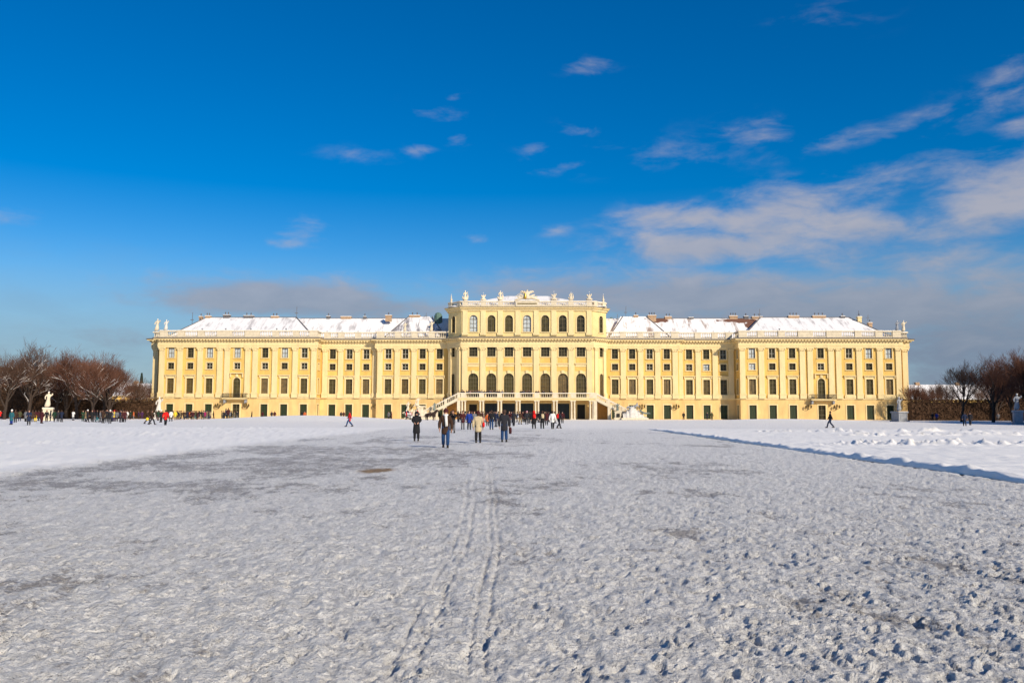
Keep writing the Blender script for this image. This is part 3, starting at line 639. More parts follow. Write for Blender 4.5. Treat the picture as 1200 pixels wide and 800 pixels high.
st('parapet', m, WHT); st('baluster', bm, WHT, 'stuff'); st('snow_cap', sn, SNOW)
WARM = mat('bounce_tinted_plaster', (.50, .25, .07), .9, var=.15, scale=.8)  # orange-brown puts warm bounced light and stair shade into the wall colour
for s in (-1, 1): m = MB(); m.box(min(s*15.7, s*19.2), max(s*15.7, s*19.2), 201.2, 201.5, 0, 4.2); st('stair_back_wall', m, WARM)
# ------------------------------------------------------------------ GROUND
rs = np.random.RandomState(11)
LAT = rs.rand(256, 256)
def vnoise(x, y):
    xi = np.floor(x).astype(int); yi = np.floor(y).astype(int); fx = x-xi; fy = y-yi
    fx = fx*fx*(3-2*fx); fy = fy*fy*(3-2*fy)
    a = LAT[xi & 255, yi & 255]; b = LAT[(xi+1) & 255, yi & 255]; c = LAT[xi & 255, (yi+1) & 255]; d = LAT[(xi+1) & 255, (yi+1) & 255]
    return (a*(1-fx)+b*fx)*(1-fy)+(c*(1-fx)+d*fx)*fy-.5
def fbm(x, y, o=4, g=.5):
    r = 0; a = 1; ca, sa = math.cos(.6), math.sin(.6)
    for i in range(o):
        r = r+a*vnoise(x+17.3*i, y+5.1*i); x, y = (x*ca-y*sa)*2.03, (x*sa+y*ca)*2.03; a *= g
    return r
def sstep(a, b, x): t = np.clip((x-a)/(b-a), 0, 1); return t*t*(3-2*t)
EDGE_R, EDGE_L = 12.0, -12.4
def terrain(x, y):
    """height, lawn mask (untrodden snow), dirt mask"""
    wr = .22*vnoise(y*.25, y*0+3)+.05*vnoise(y*.9, y*0+9)*sstep(40, 20, y)
    we = .05; right = sstep(EDGE_R-we+wr, EDGE_R+we+wr, x)*sstep(88, 74, y)
    wl = 1.0*vnoise(y*.11, y*0+23)+.5*vnoise(y*.6, y*0+31)
    left = sstep(EDGE_L+.5+wl, EDGE_L-.5+wl, x)*sstep(96, 76, y)
    far = sstep(70, 100, y)*(1-right)*(1-left)
    lawn = np.clip(right+left+far*.55, 0, 1)
    z = right*.10+left*.10
    z = z+1.0*np.exp(-(((x+38)/16)**2+((y-150)/9)**2))+  .6*np.exp(-(((x-44)/15)**2+((y-150)/9)**2))+.12*np.exp(-(((x+70)/22)**2+((y-120)/5)**2))
    trod = np.clip((1-right-left), 0, 1)*(1-far*.7)
    near = sstep(120, 30, y)
    # trampled lumps, stretched a little along the walking direction
    a = fbm(x*1.5+y*.25, y*.75-x*.2, 4, .55); b = fbm(x*6.5+1.5*y, y*3.4, 3, .55); c = fbm(x*17, y*11, 3, .6)
    z = z+trod*(a*.026+b*.036*sstep(80, 25, y)-np.abs(b)*.014*sstep(40, 15, y)+c*.023*sstep(34, 9, y))
    z = z+(right+left)*(fbm(x*.35, y*.3, 3)*.07+fbm(x*2.2, y*1.6, 3)*.012)+left*np.abs(fbm(x*1.1+5, y*.9, 3, .6))*.13
    # trodden tracks across the lawns
    for (x0, y0, sl, wd, sgn) in ((16, 42, .02, 1.2, 1), (22, 58, .10, 1.5, 1), (20, 70, .0, .8, 1), (40, 84, .05, 2, 1)):
        t = np.exp(-((y-y0-sl*(x-x0))/wd)**2)*right*sstep(x0-4, x0+2, x); z = z+t*(np.abs(fbm(x*1.9, y*1.5, 3, .7))*.55-.04)
    for (x0, y0, sl, wd) in ((-30, 58, .1, 6), (-35, 78, -.05, 4), (-26, 40, .1, 3), (-22, 30, .15, 2)):
        t = np.exp(-((y-y0-sl*(x-x0))/wd)**2)*left*sstep(-16, -24, x); z = z+t*(np.abs(fbm(x*1.8, y*1.2, 3, .7))*.22-.04)
    # dirt: gravel showing through worn snow
    d = .30+.9*fbm(x*.22, y*.16, 4, .6)+.55*fbm(x*.9+.3*y, y*.5, 4, .6)+.5*np.clip(-(b+a*.8), -.4, .6)
    d = d+1.35*np.exp(-(((x+9.5)/5.5)**2+((y-18.6)/1.6)**2))+(.80*np.exp(-(((x+7.5)/6)**2+((y-30)/8)**2))+.65*np.exp(-(((x+7)/5)**2+((y-50)/12)**2)))*(1+2.2*fbm(x*.5, y*.22, 3))+.7*np.exp(-(((x+13)/5)**2+((y-22)/4)**2))
    d = d+.35*np.exp(-(((x-3.4)/1.2)**2+((y-17.8)/1.0)**2))+.45*np.exp(-(((x+4)/.8)**2+((y-6.3)/.35)**2))+.30*np.exp(-(((x-9)/3)**2+((y-17)/4)**2))
    d = d*trod*(1-.8*far)
    return z, lawn, np.clip(d, 0, .86), right
TRACKS = []
def gp(px, py): d = pdir(px, py); t = -CZ/d.z; return CX+d.x*t, d.y*t
for pts, offs in (([(574, 540), (577, 580), (577, 640), (567, 700), (560, 760), (557, 800)], (-.055, .055)), ([(553, 560), (549, 600), (536, 640), (512, 690), (490, 740), (468, 800)], (-.075, .075))):
    TRACKS.append(([gp(*p) for p in pts], offs))
t = np.linspace(1/2.6, 1/70, 760); yd = 1/t
ys = np.concatenate([[-60, -20, -8, -3, 0, 1.2, 2.0], yd, np.geomspace(70.6, 200, 120), [202, 206, 212, 225, 260, 320, 450, 700, 1200, 2500, 6000]])
sx = np.concatenate([-np.geomspace(60, .74, 26), np.linspace(-.72, .70, 860), np.geomspace(.72, 60, 26)])
YY = np.repeat(ys[:, None], len(sx), 1); XX = (np.maximum(YY, .5)+3.0)*sx[None, :]+0*YY
Z0, LAWN, DIRT, RGT = terrain(XX, YY)
ZZ = Z0-RGT*.45
# boot prints pressed into the trodden path and a few across the near right side
nr, ncol = XX.shape
for k in range(15000):
    fy = 3.2+34*rs.rand()**1.5; fx = rs.uniform(-14.0, 11.6) if fy > 12 else rs.uniform(-.72, .74)*(fy+3)
    if rs.rand() < .2: fx = abs(fx)*.8+2
    if not -13 < fx < 11.4: continue
    ang = rs.normal(0, .45)+(.6 if rs.rand() < .25 else 0); ln, wd = rs.uniform(.04, .11), rs.uniform(.02, .045); dp = (.004+.019*rs.rand()**1.9)*(1.15 if fx > 1.0 else .95)
    i0, i1 = np.searchsorted(ys, [fy-.35, fy+.35]); j0, j1 = np.searchsorted(sx, [(fx-.35)/(fy+3), (fx+.35)/(fy+3)])
    if i1 <= i0 or j1 <= j0: continue
    X = XX[i0:i1, j0:j1]-fx; Y = YY[i0:i1, j0:j1]-fy; u = X*math.sin(ang)+Y*math.cos(ang); v = X*math.cos(ang)-Y*math.sin(ang)
    r = np.sqrt((u/ln)**2+(v/wd)**2)
    ZZ[i0:i1, j0:j1] += -dp*sstep(1.15, .75, r)+dp*.5*np.exp(-((r-1.35)/.25)**2)
for pts, offs in TRACKS:
    py = np.array([p[1] for p in pts])[::-1]; pxx = np.array([p[0] for p in pts])[::-1]
    cx = np.interp(YY, py, pxx)+.07*vnoise(YY*.5, YY*0+4)+.015*vnoise(YY*3, YY*0+7); w = sstep(2, 3, YY)*sstep(py.max()+3, py.max()-2, YY)
    for o in offs:
        dd = np.abs(XX-cx-o); depth = np.clip(.014+.016*vnoise(XX*2, YY*1.2+50), 0, 1); wd = .010+.0009*YY; ZZ += w*(-depth*1.3*np.exp(-(dd/wd)**2)+.003*np.exp(-((dd-2.3*wd)/wd)**2))
farm = (YY > 204) | (YY < -2); ZZ[farm] = -.02; 
blend = sstep(178, 194, YY); ZZ = ZZ*(1-blend)+(-.02)*blend
gm = bpy.data.meshes.new('snow_ground'); nv = nr*ncol
co = np.stack([XX, YY, ZZ], -1).reshape(-1).astype(np.float32); gm.vertices.add(nv); gm.vertices.foreach_set('co', co)
ii, jj = np.meshgrid(np.arange(nr-1), np.arange(ncol-1), indexing='ij'); a = ii*ncol+jj
q = np.stack([a, a+1, a+ncol+1, a+ncol], -1).reshape(-1); nf = (nr-1)*(ncol-1)
gm.loops.add(nf*4); gm.loops.foreach_set('vertex_index', q.astype(np.int32)); gm.polygons.add(nf); gm.polygons.foreach_set('loop_start', np.arange(0, nf*4, 4, dtype=np.int32))
gm.polygons.foreach_set('use_smooth', [True]*nf); gm.update(calc_edges=True)
at = gm.attributes.new('wear', 'FLOAT_COLOR', 'POINT')
SAND = np.exp(-np.maximum(0, ((XX-(gp(441, 551)[0]))/.55)**2+((YY-gp(441, 551)[1])/1.0)**2-.5)*3)
at.data.foreach_set('color', np.stack([DIRT, LAWN, SAND, np.ones_like(DIRT)], -1).reshape(-1).astype(np.float32))
ground = put('snow_ground', gm, kind='structure')
# the raised untrodden snow to the right of the path, with its low bank
lu = np.concatenate([[0, .015, .035, .06, .09, .13, .18, .26, .36, .5, .7], np.geomspace(.95, 170, 420)]); ly = np.concatenate([np.linspace(-12, 4, 20), np.geomspace(4.1, 96, 640)])
LY = np.repeat(ly[:, None], len(lu), 1); e_ = EDGE_R+.22*vnoise(LY*.25, LY*0+3)+.07*vnoise(LY*1.1, LY*0+9)+.035*vnoise(LY*3.1, LY*0+13)
U_ = np.repeat(lu[None, :], len(ly), 0); LX = e_+U_
lz, _, _, _ = terrain(np.maximum(LX, EDGE_R+.4), LY); prof = np.clip(U_/.10, 0, 1)**.6; rim = .035*np.exp(-((U_-.22)/.14)**2)*np.clip(1+4.5*vnoise(LY*2.6, U_*5+LY), 0, 4)
fade = sstep(92, 74, LY); LZ = (lz+rim*fade)*prof-.015*(1-prof)+(vnoise(LX*6, LY*2.5)*.02+vnoise(LX*2.1, LY*1.1)*.03)*prof*fade*np.exp(-U_/3)+(fbm(LX*2.5, LY*1.6, 3)*.030+np.abs(fbm(LX*.7+9, LY*.9, 3))*.05)*prof*fade
LZ = LZ-.10*(1-sstep(95, 88, LY))
def sheet(name, X_, Y_, Z_):
    r_, c_ = X_.shape; me = bpy.data.meshes.new(name); me.vertices.add(r_*c_); me.vertices.foreach_set('co', np.stack([X_, Y_, Z_], -1).reshape(-1).astype(np.float32))
    i_, j_ = np.meshgrid(np.arange(r_-1), np.arange(c_-1), indexing='ij'); a = i_*c_+j_; q = np.stack([a, a+1, a+c_+1, a+c_], -1).reshape(-1); n_ = (r_-1)*(c_-1)
    me.loops.add(n_*4); me.loops.foreach_set('vertex_index', q.astype(np.int32)); me.polygons.add(n_); me.polygons.foreach_set('loop_start', np.arange(0, n_*4, 4, dtype=np.int32))
    me.polygons.foreach_set('use_smooth', [True]*n_); me.update(calc_edges=True); return me
lawn_me = sheet('snow_lawn', LX, LY, LZ); al = lawn_me.attributes.new('wear', 'FLOAT_COLOR', 'POINT'); zz_ = np.zeros_like(LX)
al.data.foreach_set('color', np.stack([zz_, zz_+1, zz_, zz_+1], -1).reshape(-1).astype(np.float32)); put('snow_lawn', lawn_me, kind='structure')
def ground_z(x, y):
    z, *_ = terrain(np.array([[float(x)]]), np.array([[float(y)]])); b_ = float(sstep(178, 194, np.array(float(y)))); return float(z[0, 0])*(1-b_)-.02*b_
gmat = bpy.data.materials.new('trodden_snow'); gmat.use_nodes = True; t_ = gmat.node_tree; B = t_.nodes['Principled BSDF']; gm.materials.append(gmat); lawn_me.materials.append(gmat)
def gn(ty, **k):
    n = t_.nodes.new(ty)
    for a_, b_ in k.items(): setattr(n, a_, b_)
    return n
def gl(a_, b_): t_.links.new(a_, b_)
at_ = gn('ShaderNodeAttribute', attribute_name='wear'); sp = gn('ShaderNodeSeparateColor'); gl(at_.outputs['Color'], sp.inputs[0])
g_ = gn('ShaderNodeNewGeometry')
def gnoise(sc, det, rough=.6, st=(1, 1, 1)):
    mp = gn('ShaderNodeMapping'); mp.inputs['Scale'].default_value = st; gl(g_.outputs['Position'], mp.inputs[0])
    n = gn('ShaderNodeTexNoise'); n.inputs['Scale'].default_value = sc; n.inputs['Detail'].default_value = det; n.inputs['Roughness'].default_value = rough; gl(mp.outputs[0], n.inputs['Vector']); return n.outputs[0]
def gm_(op, a_, b_, c_=None):
    n = gn('ShaderNodeMath', operation=op)
    for i, v in enumerate((a_, b_, c_)):
        if v is None: continue
        if isinstance(v, (int, float)): n.inputs[i].default_value = v
        else: gl(v, n.inputs[i])
    return n.outputs[0]
fine = gnoise(14, 8, .72); mid_ = gnoise(3.0, 6, .65, (1, .6, 1)); speck = gnoise(55, 3, .6)
lo = gnoise(1.1, 7, .7, (1, .55, 1)); spk2 = gnoise(24, 4, .75, (1, .7, 1))
dd = gm_('ADD', gm_('MULTIPLY', fine, .42), gm_('ADD', gm_('MULTIPLY', mid_, .33), gm_('MULTIPLY', lo, .25)))
thr = gm_('SUBTRACT', .630, gm_('MULTIPLY', sp.outputs[0], .165))
mr = gn('ShaderNodeMapRange', interpolation_type='SMOOTHSTEP'); gl(gm_('SUBTRACT', dd, thr), mr.inputs[0]); mr.inputs[1].default_value = -.035; mr.inputs[2].default_value = .045
lawninv = gm_('SUBTRACT', 1.0, gm_('MULTIPLY', sp.outputs[1], .93)); df = gm_('MULTIPLY', gm_('MULTIPLY', mr.outputs[0], lawninv), .85)
def mixc(f, c1, c2):
    x = gn('ShaderNodeMix', data_type='RGBA')
    if isinstance(f, float): x.inputs[0].default_value = f
    else: gl(f, x.inputs[0])
    for i, c in ((6, c1), (7, c2)):
        if isinstance(c, tuple): x.inputs[i].default_value = (*c, 1)
        else: gl(c, x.inputs[i])
    return x.outputs[2]
s2 = gn('ShaderNodeMapRange'); gl(spk2, s2.inputs[0]); s2.inputs[1].default_value = .40; s2.inputs[2].default_value = .60
s5 = gnoise(6, 6, .78, (1, .6, 1)); s3 = gn('ShaderNodeMapRange'); gl(s5, s3.inputs[0]); s3.inputs[1].default_value = .44; s3.inputs[2].default_value = .53
snowc = mixc(sp.outputs[1], mixc(gm_('MULTIPLY_ADD', s2.outputs[0], .5, gm_('MULTIPLY', s3.outputs[0], .5)), (.66, .645, .615), (1.0, .98, .93)), (.93, .905, .855))
dirtc = mixc(mid_, (.21, .19, .185), (.40, .37, .34))
c1 = mixc(df, snowc, dirtc)
sk = gn('ShaderNodeMapRange'); gl(speck, sk.inputs[0]); sk.inputs[1].default_value = .60; sk.inputs[2].default_value = .68
c1 = mixc(gm_('MULTIPLY', sk.outputs[0], gm_('MULTIPLY', lawninv, .75)), c1, (.16, .13, .11))
c1 = mixc(gm_('MULTIPLY', sp.outputs[2], .95), c1, mixc(fine, (.22, .12, .035), (.42, .27, .11)))
gl(c1, B.inputs['Base Color']); B.inputs['Roughness'].default_value = .62; B.inputs['Specular IOR Level'].default_value = .35
bp = gn('ShaderNodeBump'); bp.inputs['Strength'].default_value = 1.0; bp.inputs['Distance'].default_value = .08
gl(gm_('ADD', gm_('ADD', gm_('MULTIPLY', fine, lawninv), gm_('MULTIPLY', mid_, gm_('MULTIPLY', lawninv, 1.3))), gm_('ADD', gm_('MULTIPLY', speck, .18), gm_('MULTIPLY', spk2, gm_('MULTIPLY', lawninv, .55)))), bp.inputs['Height']); gl(bp.outputs[0], B.inputs['Normal'])

# ------------------------------------------------------------------ skinned figures
def skin(name, chains, sub=1, flat=None, mats=None, deform=None):
    """chains: list of lists of (x,y,z,r); points closer than 1 mm are welded; the first point is the root"""
    V = []; E = []; R_ = []; key = {}; roots = []
    def vid(p):
        k = (round(p[0], 3), round(p[1], 3), round(p[2], 3))
        if k not in key: key[k] = len(V); V.append(p[:3]); R_.append(p[3])
        return key[k]
    for ch in chains:
        ids = [vid(p) for p in ch]; E += [e for e in zip(ids, ids[1:]) if e[0] != e[1]]
    comp = list(range(len(V)))
    def find(i):
        while comp[i] != i: i = comp[i]
        return i
    for a_, b_ in E: ra, rb_ = find(a_), find(b_); comp[max(ra, rb_)] = min(ra, rb_)
    me = bpy.data.meshes.new(name); me.from_pydata(V, E, []); o = bpy.data.objects.new(name, me); COL.objects.link(o)
    md = o.modifiers.new('s', 'SKIN'); sv = me.skin_vertices[0].data if me.skin_vertices else None
    if sv is None:
        bpy.context.view_layer.objects.active = o; sv = me.skin_vertices[0].data
    for i, r in enumerate(R_): sv[i].radius = (r, r); sv[i].use_root = (find(i) == i)
    md.use_smooth_shade = True
    if sub: s_ = o.modifiers.new('u', 'SUBSURF'); s_.levels = sub; s_.render_levels = sub
    dg = bpy.context.evaluated_depsgraph_get(); out = bpy.data.meshes.new_from_object(o.evaluated_get(dg)); out.name = name
    bpy.data.objects.remove(o)
    n = len(out.vertices); a_ = np.empty(n*3, np.float32); out.vertices.foreach_get('co', a_); a_ = a_.reshape(-1, 3)
    if flat: a_[:, 1] = np.where((a_[:, 2] > flat[0]) & (a_[:, 2] < flat[1]) & (np.abs(a_[:, 0]) < .3), a_[:, 1]*flat[2], a_[:, 1])
    if deform: a_ = deform(a_)
    out.vertices.foreach_set('co', a_.reshape(-1)); out.materials.clear()
    for m_ in (mats or [None]): out.materials.append(m_)
    out.polygons.foreach_set('use_smooth', [True]*len(out.polygons)); out.update(); return out

SKIN = mat('skin', (.50, .27, .18), .6); HAIR = mat('brown_hair', (.05, .025, .015), .7); SHOE = mat('dark_boot', (.02, .015, .012), .5)
CL = {}
def cloth(c):
    T = {'black': (.012, .012, .014), 'dark': (.02, .02, .026), 'navy': (.012, .02, .05), 'blue': (.01, .035, .22), 'jeans': (.012, .045, .13), 'brown': (.045, .022, .012), 'maroon': (.055, .010, .012),
         'red': (.62, .012, .010), 'orange': (.55, .12, .03), 'yellow': (.70, .50, .03), 'white': (.72, .70, .66), 'beige': (.50, .40, .24), 'grey': (.14, .14, .15), 'green': (.012, .04, .02),
         'teal': (.02, .11, .13), 'pink': (.55, .28, .32), 'purple': (.05, .015, .06), 'magenta': (.30, .02, .10), 'khaki': (.20, .15, .08), 'olive': (.06, .06, .025)}
    if c not in CL: CL[c] = mat(c+'_cloth', T[c], .9, var=.15, scale=12, bump=.2, bscale=40)
    return CL[c]
# poses: (left foot y, right foot y, left knee y, right knee y, left wrist, right wrist)
POSES = {
 'stand': dict(fl=(.11, -.02), fr=(-.12, .03), kl=-.02, kr=0, wl=(.27, -.05, .84), wr=(-.27, -.05, .84)),
 'walk':  dict(fl=(.09, -.34), fr=(-.09, .36), kl=-.24, kr=.04, wl=(.26, .22, .90), wr=(-.26, -.24, .92)),
 'stroll': dict(fl=(.10, -.16), fr=(-.10, .18), kl=-.13, kr=.0, wl=(.28, .08, .85), wr=(-.28, -.10, .86)),
 'photo': dict(fl=(.12, 0), fr=(-.12, .02), kl=-.02, kr=-.02, wl=(.10, -.30, 1.40), wr=(-.10, -.30, 1.40)),
 'hold':  dict(fl=(.11, .0), fr=(-.11, -.03), kl=-.02, kr=-.02, wl=(.12, -.26, 1.12), wr=(-.13, -.26, 1.10)),
 'lean':  dict(fl=(.11, .1), fr=(-.11, .1), kl=.05, kr=.05, wl=(.22, -.36, 1.08), wr=(-.22, -.36, 1.08)),
}
FIG = {}
def figure(pose, length, detail):
    k = (pose, length, detail)
    if k in FIG: return FIG[k]
    P = POSES[pose]; sub = 2 if detail else 1
    def leg(s, r):   # r: radii hip, knee, ankle
        fx, fy = P['fl'] if s > 0 else P['fr']; ky = P['kl'] if s > 0 else P['kr']
        az = .09+max(0, fy)*.12
        return (s*.095, 0, .90, r[0]), (s*.105, ky+0.0, .50, r[1]), (fx, fy, az, r[2]), (fx, fy-.17, .035+max(0, fy)*.02, r[2]*.8)
    def arm(s, r):
        w = P['wl'] if s > 0 else P['wr']; sh = (s*.185, .0, 1.42, r[0])
        el = (s*max(.25, abs(w[0])*.5+.15), w[1]*.35+.04, (1.42+w[2])/2-.03, r[1]) if w[2] < 1.2 else (s*.25, -.12, 1.20, r[1])
        return sh, el, (w[0], w[1], w[2], r[2])
    ch = [[(0, 0, .96, .13), (0, 0, 1.15, .115), (0, .01, 1.33, .14), (0, .015, 1.46, .06), (0, .0, 1.54, .052), (0, -.012, 1.60, .085), (0, -.01, 1.665, .09), (0, 0, 1.72, .05)]]
    if detail: ch.append([(0, -.012, 1.60, .085), (0, -.112, 1.598, .014)]); ch += [[(0, -.01, 1.665, .09), (s*.088, .01, 1.62, .016)] for s in (-1, 1)]
    for s in (-1, 1):
        h, kn, an, to = leg(s, (.085, .06, .042)); ch.append([(0, 0, .96, .13), h, kn, an, to])
        sh, el, wr = arm(s, (.055, .04, .028)); ch.append([(0, .01, 1.33, .14), sh, el, wr])
        d = (Vector(wr[:3])-Vector(el[:3])).normalized(); pw = Vector(wr[:3]); side = Vector((0, 1, 0)) if abs(d.z) > .6 else Vector((0, 0, 1))
        palm = pw+d*.07; ch.append([wr, (*palm, .034)])
        if detail:
            for q, ln in zip((-1.5, -.5, .5, 1.5), (.06, .078, .074, .058)):
                b0 = palm+d*.025+side*q*.017; b1 = b0+d*ln*.6; b2 = b1+(d*.7+Vector((-s*.5, -.3, 0))).normalized()*ln*.45
                ch.append([(*palm, .034), (*b0, .010), (*b1, .009), (*b2, .008)])
            t0 = pw+d*.04-side*.035; ch.append([wr, (*t0, .012), (*(t0+d*.045-side*.012), .009)])
    body = skin('body', ch, sub, (1.0, 1.45, .8))
    hem = {'short': .84, 'long': .54, 'hip': .70}[length]; hr = {'short': .18, 'long': .25, 'hip': .215}[length]
    c = [[(0, 0, hem-.1, hr*.9), (0, 0, hem, hr), (0, 0, .93, .205), (0, 0, 1.12, .19), (0, .01, 1.32, .205), (0, .02, 1.47, .095), (0, .01, 1.51, .075)]]
    for s in (-1, 1):
        sh, el, wr = arm(s, (.10, .085, .062)); c.append([(0, .01, 1.32, .205), sh, el, wr])
    def fl(a_):
        m_ = (np.abs(a_[:, 0]) < .30) & (np.abs(a_[:, 1]) < .26); a_[:, 1] = np.where(m_, a_[:, 1]*.76, a_[:, 1]); return a_
    coat = skin('coat', c, sub, deform=fl)
    t0 = []
    for s in (-1, 1):
        h, kn, an, to = leg(s, (.105, .092, .078)); t0.append([(0, 0, .93, .12), h, kn, (an[0], an[1], an[2]+.02, an[3])])
    trousers = skin('trousers', t0, sub)
    b = MB()
    for s in (-1, 1):
        fx, fy = P['fl'] if s > 0 else P['fr']; az = .02+max(0, fy)*.06
        b.add([(fx-.05, fy+.07, az), (fx+.05, fy+.07, az), (fx+.055, fy-.14, az), (fx+.03, fy-.22, az), (fx-.03, fy-.22, az), (fx-.055, fy-.14, az),
               (fx-.045, fy+.06, az+.13), (fx+.045, fy+.06, az+.13), (fx+.045, fy-.07, az+.12), (fx+.03, fy-.2, az+.06), (fx-.03, fy-.2, az+.06), (fx-.045, fy-.07, az+.12)],
              [(5, 4, 3, 2, 1, 0), (6, 7, 8, 11), (11, 8, 9, 10), (0, 1, 7, 6), (1, 2, 8, 7), (2, 3, 9, 8), (3, 4, 10, 9), (4, 5, 11, 10), (5, 0, 6, 11)])
    boots = b.mesh('boots', SHOE, True)
    FIG[k] = (body, coat, trousers, boots); return FIG[k]
def cap_mesh(name, kind):
    b = MB()
    if kind == 'hair': b.lathe([(.02, -.13), (.085, -.10), (.105, -.02), (.112, .05), (.09, .11), (.02, .135)], (0, .028, 1.645), 12, 1, .92)
    elif kind == 'longhair': b.lathe([(.05, -.28), (.11, -.22), (.115, -.1), (.115, .03), (.095, .10), (.02, .135)], (0, .04, 1.645), 12, 1.05, .85)
    elif kind == 'hat': b.lathe([(.112, -.01), (.122, 0), (.124, .05), (.10, .12), (.05, .16), (.015, .17)], (0, .01, 1.655), 12); b.ball((0, .01, 1.835), .03, 6, 5)
    elif kind == 'hood': b.lathe([(.13, -.16), (.135, -.05), (.13, .06), (.09, .13), (.02, .15)], (0, .04, 1.65), 12, 1, .95)
    elif kind == 'brim': b.lathe([(.19, 0), (.19, .015), (.12, .02), (.11, .12), (.03, .13)], (0, .01, 1.68), 14)
    return b.mesh(name, HAIR, True)
CAPS = {k: cap_mesh('hair' if 'hair' in k else 'hat', k) for k in ('hair', 'longhair', 'hat', 'hood', 'brim')}
def bag_mesh(kind):
    b = MB()
    if kind == 'backpack': b.lathe([(.10, 0), (.15, .04), (.16, .25), (.13, .40), (.05, .44)], (0, .21, 1.02), 10, 1, .55); b.lathe([(.08, 0), (.11, .03), (.10, .16), (.04, .18)], (0, .29, 1.06), 8, 1, .45); [b.tube([(s*.1, .17, 1.42), (s*.12, -.02, 1.50), (s*.13, -.15, 1.32), (s*.13, .12, 1.1)], .02, 5) for s in (-1, 1)]
    elif kind == 'handbag': b.lathe([(.03, -.16), (.15, -.15), (.17, -.02), (.14, .09), (.05, .11)], (-.30, .02, 1.06), 10, .45, 1); b.tube([(-.30, .12, 1.12), (-.27, .02, 1.46), (-.30, -.10, 1.12)], .014, 5)
    elif kind == 'carrier': b.lathe([(.10, -.34), (.15, -.32), (.16, -.05), (.10, 0), (.03, .02)], (-.33, -.04, .80), 8, .5, 1.1); b.tube([(-.33, .04, .78), (-.31, -.04, .88), (-.33, -.12, .78)], .012, 5)
    elif kind == 'scarf': b.lathe([(.09, -.05), (.12, -.03), (.12, .04), (.08, .06)], (0, .01, 1.51), 12); b.add([(-.05, -.16, 1.5), (.07, -.17, 1.5), (.10, -.235, 1.02), (-.02, -.23, .98), (-.05, -.13, 1.5), (.07, -.14, 1.5), (.10, -.20, 1.02), (-.02, -.20, .98)], [(0, 3, 2, 1), (4, 5, 6, 7), (0, 1, 5, 4), (2, 3, 7, 6), (0, 4, 7, 3), (1, 2, 6, 5)])
    elif kind == 'camera': b.box(-.07, .07, -.42, -.34, 1.41, 1.50); b.lathe([(.035, 0), (.03, .06)], (0, -.43, 1.43), 8)
    elif kind == 'pram': b.box(-.22, .22, -1.1, -.4, .45, .75); b.lathe([(.05, 0), (.28, .05), (.25, .3), (.05, .4)], (0, -.6, .7), 8); [b.lathe([(.12, 0), (.12, .03)], (s*.24, y_, .12), 8) for s in (-1, 1) for y_ in (-.5, -1)]
    return b.mesh(kind, cloth('dark'), True)
BAGS = {k: bag_mesh(k) for k in ('backpack', 'handbag', 'carrier', 'scarf', 'camera')}
FACE = {'t': 0, 'a': PI, 'l': -PI/2, 'r': PI/2, 'tl': -.6, 'tr': .6, 'al': -2.5, 'ar': 2.5}
prs = random.Random(4)
def person(px, h, pose, face, coat, trou, label, hat=None, hatc='black', length='hip', bags=(), group=None, height=1.72, at=None, z=None):
    """px = image column of the feet, h = height in image px at 1200 wide -> distance from the camera"""
    if at: X, Y = at
    else:
        Y = FPX*height/h; X = wx(px, Y)
        if Y > 199: Y = 199+prs.uniform(-1, 2); X = wx(px, Y)
    zz = ground_z(X, Y) if z is None else z
    near = h > 30
    body, ct, tr, bo = figure(pose, length, near)
    rz = FACE[face]-math.atan2(X-CX, Y)+prs.uniform(-.25, .25)*(0 if near else 1)
    o = thing('person', label, 'person', (X, Y, zz-.01), rz, group, height/1.72)
    put('body', body, o, mats=[SKIN]); put('coat', ct, o, mats=[cloth(coat)]); put('trousers', tr, o, mats=[cloth(trou)])
    if h > 11: put('boots', bo, o)
    hk = hat or 'hair'; put('hair' if 'hair' in hk else 'hat', CAPS[hk], o, mats=[HAIR if 'hair' in hk else cloth(hatc)])
    if hk in ('hat', 'brim') and near: put('hair', CAPS['hair'], o)
    for b_, c_ in bags: put(b_, BAGS[b_], o, mats=[cloth(c_)])
    return o
G1 = 'visitors walking on the snowy forecourt'; G2 = 'people gathered at the left palace corner'; G3 = 'people standing on the terrace'; G4 = 'people along the palace front'; G5 = 'people by the left hedge'
# nearest figures
person(522.5, 43.5, 'stroll', 't', 'brown', 'jeans', 'person in brown coat, dark red hat and long pale scarf walking nearest the camera', 'hat', 'maroon', 'hip', [('scarf', 'white')], G1, 1.68)
person(488.5, 33.3, 'hold', 't', 'black', 'black', 'person in a long black coat and dark hood standing left of the brown-coated walker', 'hood', 'black', 'long', [], G1, 1.58)
person(560.5, 35.6, 'stand', 'a', 'beige', 'black', 'person in beige coat and dark red hat seen from behind with a red shoulder bag', 'hat', 'maroon', 'hip', [('handbag', 'red')], G1, 1.60)
person(591, 36.8, 'stand', 'a', 'dark', 'jeans', 'broad person in dark jacket and blue jeans seen from behind carrying a bag', 'hair', 'black', 'hip', [('carrier', 'maroon')], G1, 1.70)
person(531, 26, 'photo', 't', 'black', 'grey', 'person in black jacket raising a camera just behind the brown-coated walker', 'hair', 'black', 'hip', [('camera', 'black')], G1, 1.74)
person(529, 22, 'stand', 'a', 'brown', 'grey', 'person in brown coat half hidden behind the brown-coated walker', 'hair', 'black', 'hip', [], G1, 1.68)
person(542.5, 21, 'hold', 't', 'maroon', 'grey', 'person in dark red coat with grey trousers facing the camera', 'hair', 'black', 'hip', [], G1, 1.7)
person(550, 21.5, 'stand', 't', 'blue', 'dark', 'person in a bright blue jacket standing left of the beige coat', 'hair', 'black', 'hip', [], G1, 1.7)
person(556, 19, 'stand', 't', 'grey', 'grey', 'person in pale grey partly hidden behind the beige coat', 'hair', 'black', 'hip', [], G1, 1.68)
